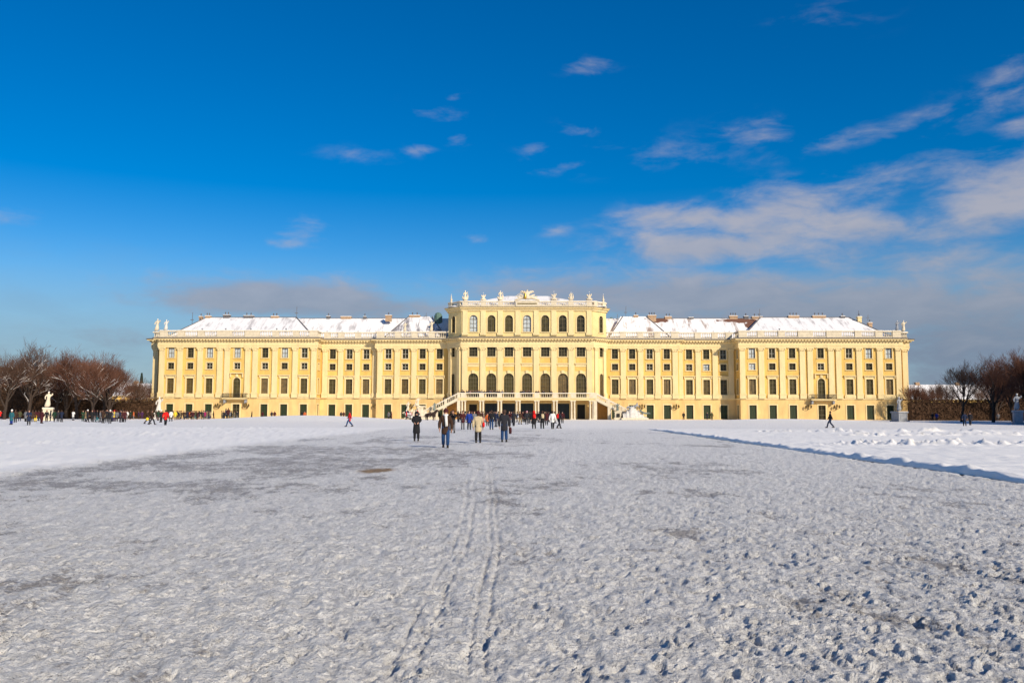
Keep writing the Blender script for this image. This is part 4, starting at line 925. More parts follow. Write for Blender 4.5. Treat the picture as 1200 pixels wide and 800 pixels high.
person(576, 22, 'stand', 'a', 'black', 'jeans', 'slim person in black jacket and jeans between beige coat and dark jacket', 'hair', 'black', 'short', [], G1, 1.74)
person(581.5, 18, 'stand', 'tl', 'navy', 'grey', 'person in navy jacket standing behind the slim jeans wearer', 'hair', 'black', 'hip', [('handbag', 'white')], G1, 1.7)
person(571.5, 15, 'stand', 't', 'orange', 'brown', 'short person in rusty orange coat before the second column pair', 'hat', 'maroon', 'hip', [], G1, 1.5)
person(597, 17, 'photo', 't', 'maroon', 'grey', 'person in dark red top behind the broad dark jacket', 'hair', 'black', 'hip', [], G1)
person(602, 17, 'stroll', 'a', 'dark', 'dark', 'person in dark coat walking away just right of the broad dark jacket', 'hair', 'black', 'hip', [], G1)
person(609.5, 15, 'stroll', 'tr', 'brown', 'khaki', 'person in brown jacket with a white bag and khaki trousers', 'hair', 'black', 'short', [('handbag', 'white')], G1)
person(617.5, 15, 'stroll', 'a', 'dark', 'dark', 'person in dark clothes with pinkish hat walking away at centre', 'hat', 'pink', 'hip', [], G1)
person(622, 14, 'stand', 'a', 'black', 'black', 'person in black standing just left of the red-topped walker', 'hair', 'black', 'hip', [], G1)
person(625.8, 20.5, 'stroll', 'a', 'black', 'black', 'person in long black coat with a bright red backpack and hood', 'hood', 'red', 'long', [('backpack', 'red')], G1)
person(635.5, 20.5, 'stroll', 'a', 'black', 'black', 'person in black jacket with a cream backpack walking towards the palace', 'hair', 'black', 'hip', [('backpack', 'beige')], G1)
person(647.5, 20.5, 'stroll', 'a', 'white', 'black', 'person in a white jacket walking towards the palace', 'hair', 'black', 'hip', [], G1)
person(654.8, 20, 'walk', 'ar', 'dark', 'dark', 'person in dark jacket with small red backpack, rightmost of the walking four', 'hair', 'black', 'short', [('backpack', 'red')], G1)
person(640.5, 16, 'stand', 'a', 'maroon', 'dark', 'person in dark red coat between the black and white jackets', 'hair', 'black', 'hip', [], G1)
person(410, 18.5, 'walk', 'l', 'red', 'jeans', 'person in red coat and blue jeans striding across the snow alone', 'hair', 'black', 'hip', [], G1)
person(972.3, 19, 'walk', 'l', 'black', 'navy', 'person in black jacket walking alone before the right balcony', 'hair', 'black', 'short', [], G1, 1.78)
person(1129.5, 15.5, 'stroll', 'a', 'navy', 'dark', 'taller person in navy of the pair under the bare tree', 'hair', 'black', 'hip', [], 'pair walking at the right hedge')
person(1136, 14.5, 'stroll', 'a', 'dark', 'dark', 'shorter person in dark coat of the pair under the bare tree', 'hat', 'black', 'hip', [], 'pair walking at the right hedge')
person(1092, 9.5, 'stand', 't', 'black', 'black', 'person in black before the right hedge, nearer the palace', 'hair', 'black', 'hip', [], 'people before the right hedge')
person(1097, 9.5, 'stand', 't', 'blue', 'dark', 'person in blue coat before the right hedge', 'hair', 'black', 'hip', [], 'people before the right hedge')
person(1169, 9, 'stand', 't', 'grey', 'dark', 'small figure in grey near the trees left of the right statue', 'hair', 'black', 'hip', [], 'people before the right hedge')
person(800.8, 8.6, 'stand', 't', 'black', 'black', 'lone person in black before the wall right of the centre', 'hair', 'black', 'hip', [], G4)
person(828.5, 8.6, 'stand', 't', 'dark', 'dark', 'left person of the pair before the right wing green door', 'hair', 'black', 'hip', [], G4)
person(834, 9.2, 'stand', 't', 'olive', 'dark', 'right person in olive coat before the right wing green door', 'hood', 'olive', 'long', [], G4)
# far left, by the hedge
for a_ in ((1, 10.5, 'red', 'dark', 'hair', 'person in red at the far left frame edge'), (4.5, 10, 'green', 'dark', 'hair', 'person in green beside the red one at the far left'),
 (14.5, 17, 'teal', 'blue', 'hat', 'person in teal coat with white hat and blue trousers near far left'), (19, 15, 'brown', 'dark', 'hair', 'person in dark brown just behind the blue trousers'),
 (35, 17.5, 'navy', 'black', 'hair', 'tall person in long navy coat left of the yellow trousers'), (42.5, 13.5, 'maroon', 'yellow', 'hair', 'person in dark red coat and bright yellow trousers'),
 (49.8, 15.5, 'maroon', 'maroon', 'hair', 'person in long dark red coat at the foot of the left statue'), (55.5, 13.5, 'black', 'black', 'hair', 'person in black in front of the left statue plinth'),
 (64.5, 13.5, 'green', 'dark', 'hair', 'person in dark green just right of the left statue'), (69, 13.5, 'dark', 'dark', 'brim', 'person in a dark brimmed hat right of the left statue'),
 (86.5, 11.5, 'white', 'grey', 'hair', 'person in white and pink before the garden archway'), (98, 12.5, 'green', 'green', 'hair', 'person in green left of the white hat'),
 (103.5, 14, 'dark', 'black', 'hat', 'person in dark coat with a white hat'), (108.7, 14, 'black', 'black', 'hair', 'tall thin person in black right of the white hat'),
 (114.5, 14, 'dark', 'teal', 'hair', 'person in dark coat and teal trousers'), (118, 13.5, 'grey', 'dark', 'hair', 'person in dark grey in the middle of the dark group'),
 (121.5, 15, 'brown', 'black', 'hair', 'person in brown in the dark group'), (126, 14.5, 'black', 'black', 'longhair', 'person with long hair in the dark group'), (129.8, 15.5, 'black', 'dark', 'hat', 'person in black with pale hat at the right of the dark group'),
 (134.5, 12.5, 'yellow', 'purple', 'hat', 'person in a yellow jacket and purple trousers'), (141.5, 14, 'navy', 'dark', 'hair', 'person in navy right of the yellow jacket'), (144.8, 13.5, 'maroon', 'dark', 'hair', 'person in dark red right of the navy coat'),
 (149.5, 10.5, 'white', 'grey', 'hair', 'person in white beside the dark red coat'), (153.5, 10.5, 'green', 'dark', 'hair', 'person in green right of the white jacket'), (157.3, 10, 'orange', 'grey', 'hair', 'person in orange top and grey trousers'),
 (163, 10, 'purple', 'dark', 'hair', 'person in purple right of the orange top'), (167, 9.5, 'purple', 'purple', 'hat', 'second person in purple with a dark hat')):
    x, h, c, t_c, hk, lb = a_; lg_ = 'long' if c in ('navy', 'maroon', 'teal') and h > 14 else 'hip'
    person(x, h, prs.choice(['stand', 'stroll', 'hold', 'stand']), prs.choice(['t', 'a', 'r', 'l', 'tl', 'ar']), c, t_c, lb, hk, 'white' if 'white hat' in lb or 'pale hat' in lb else ('red' if 'yellow jacket' in lb else 'dark'), lg_, [], G5)
person(173.5, 15.5, 'walk', 'r', 'brown', 'black', 'person in brown walking with a yellow bag at the palace corner', 'hair', 'black', 'hip', [('carrier', 'yellow')], G2)
person(178.5, 16.5, 'walk', 'r', 'brown', 'dark', 'person in dark brown walking just ahead of the yellow bag', 'hair', 'black', 'hip', [], G2)
person(194.8, 17.5, 'stroll', 'a', 'red', 'black', 'person in bright red jacket at the left palace corner', 'hair', 'black', 'hip', [], G2, 1.76)
for a_ in ((189.5, 14, 'dark', 'black', 'hat', 'person in dark coat with pale hat left of the bright red jacket'), (186, 12, 'green', 'maroon', 'hair', 'person in dark green at the corner statue'), (201, 12.5, 'white', 'black', 'hair', 'person in pale pink and white right of the bright red jacket'),
 (206, 11, 'yellow', 'khaki', 'hat', 'person in yellow before the first palace door'), (210, 10.3, 'dark', 'dark', 'hair', 'person in dark coat right of the yellow one'), (213.2, 10, 'brown', 'dark', 'hat', 'person in brown with hat left of the second door'),
 (218.5, 10, 'dark', 'black', 'hair', 'person in near-black before the second door left jamb'), (221.5, 10, 'maroon', 'dark', 'hair', 'person in dark red before the second door'), (223.8, 9, 'orange', 'maroon', 'hair', 'person in orange before the second door'),
 (226.5, 10.5, 'maroon', 'black', 'hair', 'person in dark red and black right of the orange one'), (229.5, 9.8, 'olive', 'teal', 'hair', 'person in olive with teal trousers'), (232.5, 10.3, 'maroon', 'maroon', 'hair', 'person in long dark red right of the second door'),
 (237, 11.2, 'black', 'black', 'hair', 'tall person in black left of the third door'), (240.5, 10, 'magenta', 'dark', 'hair', 'person in magenta before the third door'), (242, 8.8, 'teal', 'teal', 'hat', 'small person in teal before the third door'),
 (244.8, 10, 'dark', 'navy', 'hair', 'person in dark coat before the third door'), (247.6, 9.2, 'beige', 'purple', 'hair', 'person in beige right of the third door'), (250.7, 9.2, 'brown', 'brown', 'hair', 'person in rusty brown right of the third door')):
    x, h, c, t_c, hk, lb = a_; person(x, h, prs.choice(['stand', 'hold', 'stand', 'stroll']), prs.choice(['t', 'a', 'r', 'l', 'al']), c, t_c, lb, hk, 'white' if 'pale hat' in lb else c, 'long' if 'long' in lb else 'hip', [], G2)
for a_ in ((260.5, 10.5, 'khaki', 'dark', 'hair', 'person in khaki below the left balcony'), (265, 11.5, 'navy', 'dark', 'hair', 'person in navy below the left balcony'), (268, 11.8, 'maroon', 'black', 'hair', 'person in dark red right of the navy one below the balcony'),
 (272, 10.5, 'black', 'black', 'hair', 'person in black in the doorway under the left balcony'), (278.5, 8.6, 'dark', 'grey', 'hat', 'person bending in dark coat at the balcony doorway'), (295.5, 8.2, 'black', 'black', 'hair', 'lone person in black right of the left balcony'),
 (308, 8.6, 'maroon', 'dark', 'hair', 'person in dark red in the doorway right of the lone black figure'), (318.8, 8.8, 'dark', 'dark', 'hair', 'left one of two dark figures between the doors'), (322.3, 9.4, 'maroon', 'dark', 'hair', 'right one of two dark figures between the doors'),
 (354.5, 9.2, 'black', 'dark', 'hair', 'person in black in the doorway near the pavilion edge'), (357.5, 9.8, 'orange', 'dark', 'hair', 'person in orange red in the doorway near the pavilion edge'), (400, 8.8, 'dark', 'dark', 'hair', 'left one of two dark figures behind the red strider'),
 (403, 8.6, 'maroon', 'dark', 'hair', 'right one of two dark figures behind the red strider'), (455.8, 9, 'grey', 'dark', 'hair', 'person in grey left of the dark red one near the carriage'), (459, 9.6, 'maroon', 'maroon', 'hair', 'person in dark red left of the carriage'),
 (476.5, 11, 'red', 'dark', 'hat', 'person in red beside the carriage'), (481, 10.2, 'pink', 'grey', 'hair', 'person in pink between the red one and the carriage'), (521, 12, 'black', 'black', 'hair', 'person in black under the left stair'),
 (547.5, 13, 'brown', 'dark', 'hair', 'person in brown between the dark red and blue coats'), (566, 13, 'purple', 'dark', 'hair', 'person in purple before the second column pair'), (588.5, 13, 'black', 'dark', 'hair', 'person in black before the third column pair'), (612.8, 12, 'maroon', 'dark', 'hair', 'person in dark red before the fourth column pair'),
 (629.5, 12.5, 'maroon', 'dark', 'hair', 'person in dark red just right of the red backpack'), (643, 12, 'dark', 'dark', 'hair', 'person in dark coat left of the white jacket'), (539.5, 12.5, 'maroon', 'dark', 'hair', 'person in dark red at the left end columns')):
    x, h, c, t_c, hk, lb = a_; person(x, h, prs.choice(['stand', 'hold', 'stand', 'stroll']), prs.choice(['t', 'a', 'r', 'l', 'tl']), c, t_c, lb, hk, 'white' if 'beside the carriage' in lb else c, 'hip', [], G4)
# on the terrace and on the left flight
for i, (x, c, w_) in enumerate(((540.6, 'dark', 'at the left corner of the terrace'), (543.5, 'maroon', 'second from the left corner of the terrace'), (546.5, 'black', 'third from the left corner of the terrace'), (551.2, 'pink', 'in front of the first great window'),
        (555, 'dark', 'before the middle of the first great window'), (558.8, 'maroon', 'at the right of the first great window'), (562.5, 'black', 'left of the second column pair on the terrace'), (567.3, 'black', 'alone between the first two great windows'), (572.5, 'brown', 'at the left of the second great window'),
        (575.3, 'white', 'in the middle of the second great window'), (578.8, 'dark', 'just right of the one in white'), (582.8, 'maroon', 'at the right edge of the second great window'), (593, 'dark', 'before the third great window'), (600, 'maroon', 'at the right edge of the third great window'),
        (622, 'dark', 'right of the fourth great window'), (628.3, 'black', 'left one of the two between the middle windows'), (631, 'maroon', 'right one of the two between the middle windows'), (646.2, 'black', 'leaning at the right of the fifth great window'))):
    X = wx(x, 197.9); person(0, 9, prs.choice(['stand', 'lean', 'stand']), prs.choice(['t', 't', 'l', 'r', 'tl']), c, 'dark', 'person in '+{'dark': 'dark grey', 'maroon': 'dark red'}.get(c, c)+' on the terrace '+w_, 'hair', 'black', 'hip', [], G3, 1.7, (X, 197.9), TZ)
for i, (x, c, w_) in enumerate(((516.8, 'black', 'lowest on the left stair'), (520, 'maroon', 'second from the bottom of the left stair'), (524, 'dark', 'third from the bottom of the left stair'), (527.5, 'brown', 'in the middle of the left stair'), (531, 'black', 'fifth from the bottom of the left stair'), (535.5, 'dark', 'second from the top of the left stair'), (538, 'maroon', 'topmost on the left stair'))):
    X = wx(x, 198.6); zz = TZ*(1-(abs(X)-15.6)/9.6) if abs(X) > 15.6 else TZ
    person(0, 9, 'stroll', 'r', c, 'dark', 'person in '+{'dark': 'dark grey', 'maroon': 'dark red'}.get(c, c)+' '+w_, 'hair', 'black', 'hip', [], 'people climbing the left stair', 1.7, (X, 198.6), min(TZ, max(0, math.ceil(zz/(TZ/30))*(TZ/30))))

xr = random.Random(12)
def extra(pxs, h0, where, grp, far='far'):
    cols = ['black', 'dark', 'brown', 'maroon', 'grey', 'navy', 'khaki', 'olive', 'dark', 'black']
    words = {'dark': 'charcoal', 'maroon': 'dark red', 'brown': 'dark brown'}
    for px_, w_ in pxs:
        c = xr.choice(cols); person(px_, h0*xr.uniform(.92, 1.06), xr.choice(['stand', 'hold', 'stroll', 'stand']), xr.choice(['t', 'a', 'r', 'l', 'tl', 'ar']), c, xr.choice(['dark', 'black', 'grey', 'navy']),
            'person in '+words.get(c, c)+' '+w_, xr.choice(['hair', 'hair', 'hat', 'hood']), xr.choice(['black', 'dark', 'maroon']), xr.choice(['hip', 'hip', 'long']), [], grp)
extra([(24, 'just right of the one in blue trousers'), (31, 'left of the tall navy coat'), (39, 'between the navy coat and the yellow trousers'), (46, 'right of the yellow trousers'), (60, 'touching the left statue plinth'), (73, 'some way right of the left statue'), (101, 'half behind the white hat at left'), (111.5, 'between two tall dark figures at left'),
       (119.8, 'in the thick of the dark group'), (124, 'right of centre in the dark group'), (127.8, 'at the right side of the dark group'), (132, 'just left of the yellow jacket'), (137.5, 'just right of the yellow jacket'), (143, 'between the navy and dark red coats'), (147, 'left of the white jacket by the hedge')], 13, '', G5)
extra([(184, 'close to the corner statue'), (187.5, 'beside the corner statue foot'), (191.5, 'just left of the bright red jacket'), (198.5, 'just right of the bright red jacket'), (203.5, 'between the white and yellow jackets'), (208, 'just right of the yellow jacket at the wall'), (211.8, 'between the first two palace doors'), (216, 'left of the second door'), (220, 'on the left side of the second door'),
       (225, 'on the right side of the second door'), (228, 'just right of the second door'), (231, 'in the middle between the second and third doors'), (234.5, 'left of the third door'), (239, 'on the left side of the third door'), (243.3, 'on the right side of the third door'), (246.3, 'at the right jamb of the third door'), (262.5, 'left below the left balcony'), (266.5, 'central below the left balcony'), (270, 'right below the left balcony'), (275, 'at the right jamb of the balcony doorway')], 10.2, '', G2)
extra([(537, 'left of the dark red coat by the stair'), (545, 'between the dark red and blue jackets'), (553, 'right of the bright blue jacket'), (564, 'right behind the beige coat'), (569, 'left of the rusty orange coat'), (574, 'just behind the slim jeans wearer'), (579, 'right behind the slim jeans wearer'), (584.5, 'left behind the broad dark jacket'), (599.5, 'close right of the broad dark jacket'), (606, 'left of the khaki trousers'),
       (615, 'just left of the pinkish hat'), (620, 'just right of the pinkish hat'), (632, 'left of the cream backpack'), (638.5, 'right of the cream backpack'), (650.5, 'right behind the white jacket'), (659, 'right of the small red backpack')], 13, '', G4)
for i, (x, c, w_) in enumerate(((541.8, 'black', 'close behind the corner pair'), (548.6, 'dark', 'just left of the first great window'), (553, 'brown', 'left of centre of the first great window'), (556.8, 'black', 'right of centre of the first great window'), (560.6, 'navy', 'at the right jamb of the first great window'), (564.5, 'grey', 'left beside the second column pair'),
        (570.4, 'black', 'left beside the second great window'), (574.2, 'navy', 'left of the one in white'), (577, 'brown', 'half behind the one in white'), (581, 'black', 'right of centre of the second great window'), (585, 'dark', 'right beside the second great window'), (610.5, 'black', 'at the left of the fourth great window'), (613.5, 'navy', 'left of centre of the fourth great window'),
        (617.5, 'brown', 'at the centre of the fourth great window'), (620, 'black', 'right of centre of the fourth great window'), (637, 'dark', 'before the fifth great window'), (661, 'brown', 'before the sixth great window'), (588.5, 'grey', 'between the second and third great windows'))):
    X = wx(x, 197.75); person(0, 9, 'lean' if i % 2 else 'stand', 't', c, 'dark', 'person in '+{'dark': 'charcoal', 'brown': 'dark brown'}.get(c, c)+' on the terrace '+w_, 'hair' if i % 3 else 'hat', 'black', 'hip', [], G3, 1.78, (X, 197.75), TZ)
# ------------------------------------------------------------------ statues
def statue_mesh(seed, kind):
    r = random.Random(seed); sgn = r.choice((-1, 1))
    ch = [[(0, 0, .06, .30), (0, 0, .5, .27), (sgn*.04, 0, .9, .20), (sgn*.02, -.02, 1.12, .16), (0, 0, 1.38, .2), (0, 0, 1.56, .07), (sgn*.02, -.01, 1.68, .11), (sgn*.02, 0, 1.82, .06)]]
    ch.append([(0, 0, 1.38, .2), (.2, 0, 1.42, .11), (.32, -.1, 1.2, .10), (.22, -.25, 1.0, .09)] if sgn > 0 else [(0, 0, 1.38, .2), (.2, 0, 1.42, .11), (.36, -.05, 1.45, .09), (.36, -.12, 1.65, .08)])
    ch.append([(0, 0, 1.38, .2), (-.22, 0, 1.45, .09), (-.36, -.1, 1.2, .07), (-.30, -.2, .95, .06)] if sgn < 0 else [(0, 0, 1.38, .2), (-.22, 0, 1.45, .09), (-.38, 0, 1.25, .07), (-.30, -.12, 1.05, .05)])
    ch.append([(0, 0, .5, .27), (.25*sgn, -.15, .3, .14), (.3*sgn, -.2, .08, .12)])
    if kind == 'group':
        ch.append([(0, 0, .5, .27), (.34, .05, .5, .24), (.42, 0, .9, .18), (.42, 0, 1.15, .07), (.44, -.02, 1.27, .1), (.44, 0, 1.36, .05)]); ch.append([(.42, 0, .9, .18), (.56, -.05, .98, .1)])
        ch.append([(0, 0, .5, .27), (-.36, .05, .35, .24), (-.46, 0, .6, .15), (-.5, -.05, .85, .08)])
    if kind == 'trophy':
        ch = [[(0, 0, .06, .36), (0, 0, .45, .36), (0, 0, .85, .26), (.04, 0, 1.1, .2), (.05, 0, 1.25, .08), (.05, -.02, 1.4, .12), (.05, 0, 1.5, .05)]]
        for s in (-1, 1): ch.append([(0, 0, .85, .26), (s*.28, 0, 1.0, .16), (s*.4, -.03, 1.2, .15), (s*.44, -.03, 1.38+.06*s, .14)]); ch.append([(0, 0, .45, .36), (s*.42, 0, .4, .22), (s*.52, 0, .15, .16), (s*.6, 0, .5, .07)])
    return skin('figure', ch, 2)
SM = {k: statue_mesh(s_, kd) for k, s_, kd in (('a', 1, 'single'), ('b', 2, 'single'), ('c', 6, 'single'), ('g', 3, 'group'), ('t', 4, 'trophy'))}
def obelisk():
    m = MB(); m.lathe([(.3, 0), (.3, .25), (.16, .3), (.22, .5), (.28, .75), (.12, 1.0), (.14, 1.15), (.07, 1.5), (.02, 1.9)], n=8); return m.mesh('figure', WHT, True)
SM['o'] = obelisk()
def statue(k, x, y, z, sc, label, mt=WHT, plinth=None, rz=0, name='statue', group=None, snow=True):
    o = thing(name, label, 'statue', (x, y, z), rz, group)
    ph = 0
    if plinth:
        w, ph, pm = plinth; m = MB(); m.box(-w*.62, w*.62, -w*.62, w*.62, 0, .25); m.box(-w*.5, w*.5, -w*.5, w*.5, .25, ph-.25); m.box(-w*.58, w*.58, -w*.58, w*.58, ph-.25, ph); m.mi = 1; m.box(-w*.55, w*.55, -w*.55, w*.55, ph, ph+.05)
        m.mi = 0; m.box(-w*.34, w*.34, -w*.53, -w*.5, .5, ph-.5); put('plinth', m.mesh('plinth', [pm, SNOW]), o)
    me = SM[k]
    if me.materials[0] is None: me.materials[0] = WHT
    put('figure', me, o, (0, 0, ph), scale=sc, mats=[mt])
    if snow: m = MB(); m.ball((0, -.02, 0), (.11*sc, .1*sc, .06*sc), 8, 5); put('snow_cap', m.mesh('snow_cap', SNOW, True), o, (0, 0, ph+(1.9 if k == 'o' else 1.80)*sc))
    return o
ZC = 27.95; GR = 'statues on the attic balustrade'
for k, x, lb, s_ in (('g', -14.72, 'stone figure group with raised arm on the attic balustrade, leftmost of the wide ones', 1.35), ('t', -10.42, 'stone trophy with two upswept arms between the left roof statues', 1.1), ('g', -6.35, 'stone figure group nearest left of the crest', 1.35),
                     ('t', 6.35, 'stone trophy nearest right of the crest', 1.25), ('g', 10.42, 'low stone figure group second right of the crest', 1.15), ('t', 14.72, 'wide stone trophy at the right end of the attic front', 1.2)):
    statue(k, x, YC-.05, ZC, s_, lb, WHT, rz=(.3 if x < 0 else -.3), group=GR)
statue('o', -18.3, 206.2, ZC-.1, 1.1, 'slender stone finial at the left corner of the attic balustrade', WHT, group='corner finials of the attic'); statue('o', 18.3, 206.2, ZC-.1, 1.1, 'slender stone finial at the right corner of the attic balustrade', WHT, group='corner finials of the attic')
G6 = 'statues on the palace corners'
statue('a', wx(181.5, 208), 208, 21.05, 1.7, 'tall white statue on the far left palace corner', SNOW if 0 else WHT, group=G6); statue('b', wx(192, YP), YP, 21.05, 1.4, 'pale statue just right of the far left corner statue', STN, group=G6)
statue('c', wx(1054.5, YP), YP, 21.05, 1.3, 'dark statue left of the far right corner statue', STB, group=G6); statue('a', wx(1062, 208), 208, 21.05, 1.5, 'white statue on the far right palace corner', WHT, group=G6)
statue('b', -29.6, YB, 21.05, 1.25, 'stone statue on the balustrade left of the copper vent', WHT, group='statues on the left wing balustrade'); statue('a', -23.15, YB, 21.05, 1.45, 'stone statue on the balustrade in front of the copper vent', WHT, group='statues on the left wing balustrade')
# crest with eagle above the tablet
cr = thing('roof_crest', 'carved stone crest with gilded figure and spread wings at the top of the palace', 'sculpture', (0, YC, 28.05))
ch = [[(0, 0, .1, .7), (0, 0, .8, .62), (0, 0, 1.5, .5), (0, -.1, 2.05, .3), (0, -.2, 2.4, .2), (.12, -.3, 2.62, .12)]]
for s in (-1, 1):
    ch += [[(0, 0, 1.5, .5), (s*.6, 0, 1.95, .32), (s*1.05, 0, 2.3, .24), (s*1.45, 0, 2.2, .16), (s*1.6, 0, 1.9, .08)], [(0, 0, .8, .62), (s*.9, 0, .8, .45), (s*1.7, 0, .55, .36), (s*2.4, 0, .3, .26), (s*3.0, 0, .15, .14)],
           [(s*.9, 0, .8, .45), (s*1.4, 0, 1.3, .24), (s*1.9, 0, 1.45, .12)], [(s*1.7, 0, .55, .36), (s*2.1, 0, .95, .18), (s*2.5, 0, 1.0, .1)], [(s*1.05, 0, 2.3, .24), (s*1.0, -.1, 1.7, .2)]]
me = skin('carving', ch, 2); put('carving', me, cr, mats=[WHT])
m = MB(); m.lathe([(.1, 0), (.34, .2), (.30, .8), (.16, 1.0), (.2, 1.15), (.03, 1.35)], (-.45, -.6, .35), 8); m.tube([(-.5, -.6, 1.5), (-.9, -.6, 2.3)], .06, 5); put('gilded_figure', m.mesh('gilded_figure', GOLD, True), cr)
m = MB()
for i in range(7): a0 = PI*(.62+.05*i); m.tube([(math.cos(a0)*.8, -.1, .5+math.sin(a0)*.3), (math.cos(a0)*2.9, -.1, .5+math.sin(a0)*1.7)], .07, 4)
put('flagpole', m.mesh('flagpole', WHT), cr)
# sculpture groups at the feet of the stairs
def stair_group(s):
    X = s*wx(724, 195.5) if s > 0 else -wx(724, 195.5)-.4
    o = thing('stair_sculpture', 'snow-dusted stone sculpture mound at the foot of the %s stair' % ('right' if s > 0 else 'left'), 'sculpture', (X, 195.6, 0), group='sculptures at the feet of the stairs')
    m = MB(); m.box(-.9, .9, -.9, .9, 0, .5); m.box(-.7, .7, -.7, .7, .5, 1.7); m.box(-.85, .85, -.85, .85, 1.7, 1.9); m.mi = 1; m.box(-.35, .35, -.92, -.7, .6, 1.4); put('plinth', m.mesh('plinth', [WHT, DARK]), o)
    put('figure', SM['c'], o, (0, 0, 1.9), scale=1.05, mats=[GSTN])
    x1 = s*3.6
    m = MB(); n = 26; hts = []
    for i in range(n+1):
        t = i/n; hts.append((x1-s*2.6+s*t*5.4, [1.5, 2.2, 2.8, 2.9, 2.2, 1.5, .7][min(6, int(t*7))]*(.9+.2*rr.random())))
    vs = []; ny = 7
    for j in range(ny):
        v = (j/(ny-1)-.5)*2; w = math.sqrt(max(0, 1-v*v))
        for x_, h_ in hts: vs.append((x_, v*1.9+rr.uniform(-.1, .1), h_*w*(.92+rr.random()*.16)))
    k = n+1; m.add(vs, [(j*k+i, j*k+i+1, (j+1)*k+i+1, (j+1)*k+i) if s > 0 else (j*k+i, (j+1)*k+i, (j+1)*k+i+1, j*k+i+1) for j in range(ny-1) for i in range(n)])
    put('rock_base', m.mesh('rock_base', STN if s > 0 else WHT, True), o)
    m = MB(); m.box(x1-3.0, x1+3.0, -2.2, 2.2, 0, .42); put('base_step', m.mesh('base_step', WHT), o)
    fm = skin('reclining_figure', [[(-.9, 0, .25, .22), (-.4, 0, .35, .26), (.1, 0, .5, .3), (.4, 0, .85, .26), (.5, 0, 1.1, .1), (.52, 0, 1.25, .15), (.5, 0, 1.38, .1)], [(-.9, 0, .25, .22), (-1.5, -.1, .45, .15), (-2.0, -.1, .15, .11)], [(-.4, 0, .35, .26), (-1.2, .1, .2, .15), (-1.8, .15, .1, .1)],
                                   [(.4, 0, .85, .26), (.75, -.1, .6, .1), (1.0, -.2, .3, .08)], [(.4, 0, .85, .26), (.1, -.3, .6, .1), (-.3, -.35, .5, .08)]], 2)
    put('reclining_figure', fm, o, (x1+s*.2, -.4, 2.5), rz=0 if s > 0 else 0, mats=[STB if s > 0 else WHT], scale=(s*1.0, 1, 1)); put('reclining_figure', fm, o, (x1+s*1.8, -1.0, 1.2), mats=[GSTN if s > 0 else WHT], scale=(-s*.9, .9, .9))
    if s < 0: put('figure', SM['a'], o, (x1-.2, 0, 2.6), scale=1.3, mats=[WHT]); put('figure', SM['b'], o, (x1-2.4, 0, 1.8), scale=1.2, mats=[WHT])
stair_group(1); stair_group(-1)
X = wx(57, 150); statue('b', X, 150, ground_z(X, 150), 1.55, 'white marble statue on a tall plinth before the left trees', WHT, (1.5, 2.2, WHT), rz=.4)
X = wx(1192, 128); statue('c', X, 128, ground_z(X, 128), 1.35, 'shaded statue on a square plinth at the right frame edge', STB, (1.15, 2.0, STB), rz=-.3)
X = wx(187, 190); statue('a', X, 190, 0, 1.9, 'pale draped statue on low plinth against the left palace corner', STN, (1.4, 1.3, STN))
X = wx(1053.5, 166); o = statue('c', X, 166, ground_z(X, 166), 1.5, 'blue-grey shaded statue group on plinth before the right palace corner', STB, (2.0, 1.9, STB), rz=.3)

# ------------------------------------------------------------------ horse carriage
HB = mat('brown_horse_coat', (.035, .016, .010), .55, var=.2, scale=3); HG = mat('dappled_horse_coat', (.07, .05, .045), .6, var=.4, scale=5)
def horse_mesh(ph):
    a_ = .12*ph
    ch = [[(-.75, 0, 1.22, .27), (-.3, 0, 1.18, .32), (.15, 0, 1.2, .31), (.5, 0, 1.25, .29), (.8, 0, 1.5, .19), (1.05, 0, 1.8, .13), (1.15, 0, 1.98, .12), (1.38, 0, 1.82, .09), (1.55, 0, 1.66, .07)], [(1.15, 0, 1.98, .12), (1.12, .05, 2.12, .03)], [(1.15, 0, 1.98, .12), (1.12, -.05, 2.12, .03)],
          [(-.75, 0, 1.22, .27), (-1.0, 0, 1.22, .08), (-1.12, 0, .95, .09), (-1.14, 0, .6, .05)]]
    for s in (-1, 1):
        ch.append([(.5, 0, 1.25, .29), (.52+a_*s, s*.15, .95, .12), (.55+a_*s, s*.16, .6, .065), (.53+a_*s, s*.16, .2, .05), (.57+a_*s, s*.16, .04, .07)])
        ch.append([(-.75, 0, 1.22, .27), (-.68-a_*s, s*.16, .88, .14), (-.88-a_*s, s*.16, .55, .07), (-.8-a_*s, s*.16, .2, .05), (-.76-a_*s, s*.16, .04, .07)])
    return skin('body', ch, 2)
cy0 = 168.0; cx0 = wx(494, cy0)
for i, (dx, dy, mt, lb) in enumerate(((2.0, -.2, HB, 'near brown horse harnessed to the carriage'), (1.7, .9, HG, 'far dappled dark horse harnessed to the carriage'))):
    o = thing('horse', lb, 'horse', (cx0+dx, cy0+dy, ground_z(cx0+dx, cy0)), 0, 'pair of carriage horses'); put('body', horse_mesh(1-2*i), o, mats=[mt])
    m = MB(); m.tube([(.55, -.3, 1.0), (.55, -.34, 1.3), (.6, 0, 1.62), (.55, .34, 1.3)], .05, 5); m.tube([(.55, -.33, 1.2), (-.3, -.36, 1.15), (-1.3, -.3, .9)], .03, 4); put('harness', m.mesh('harness', IRON), o)
    m = MB(); m.add([(.62, 0, 1.72), (1.05, 0, 2.1), (1.2, 0, 2.12), (1.0, 0, 1.95), (.7, -.03, 1.55)], [(0, 1, 2, 3, 4)]); m.tube([(.65, 0, 1.62), (.95, 0, 1.95), (1.12, 0, 2.1)], [.06, .05, .04], 5); put('mane', m.mesh('mane', SHOE), o)
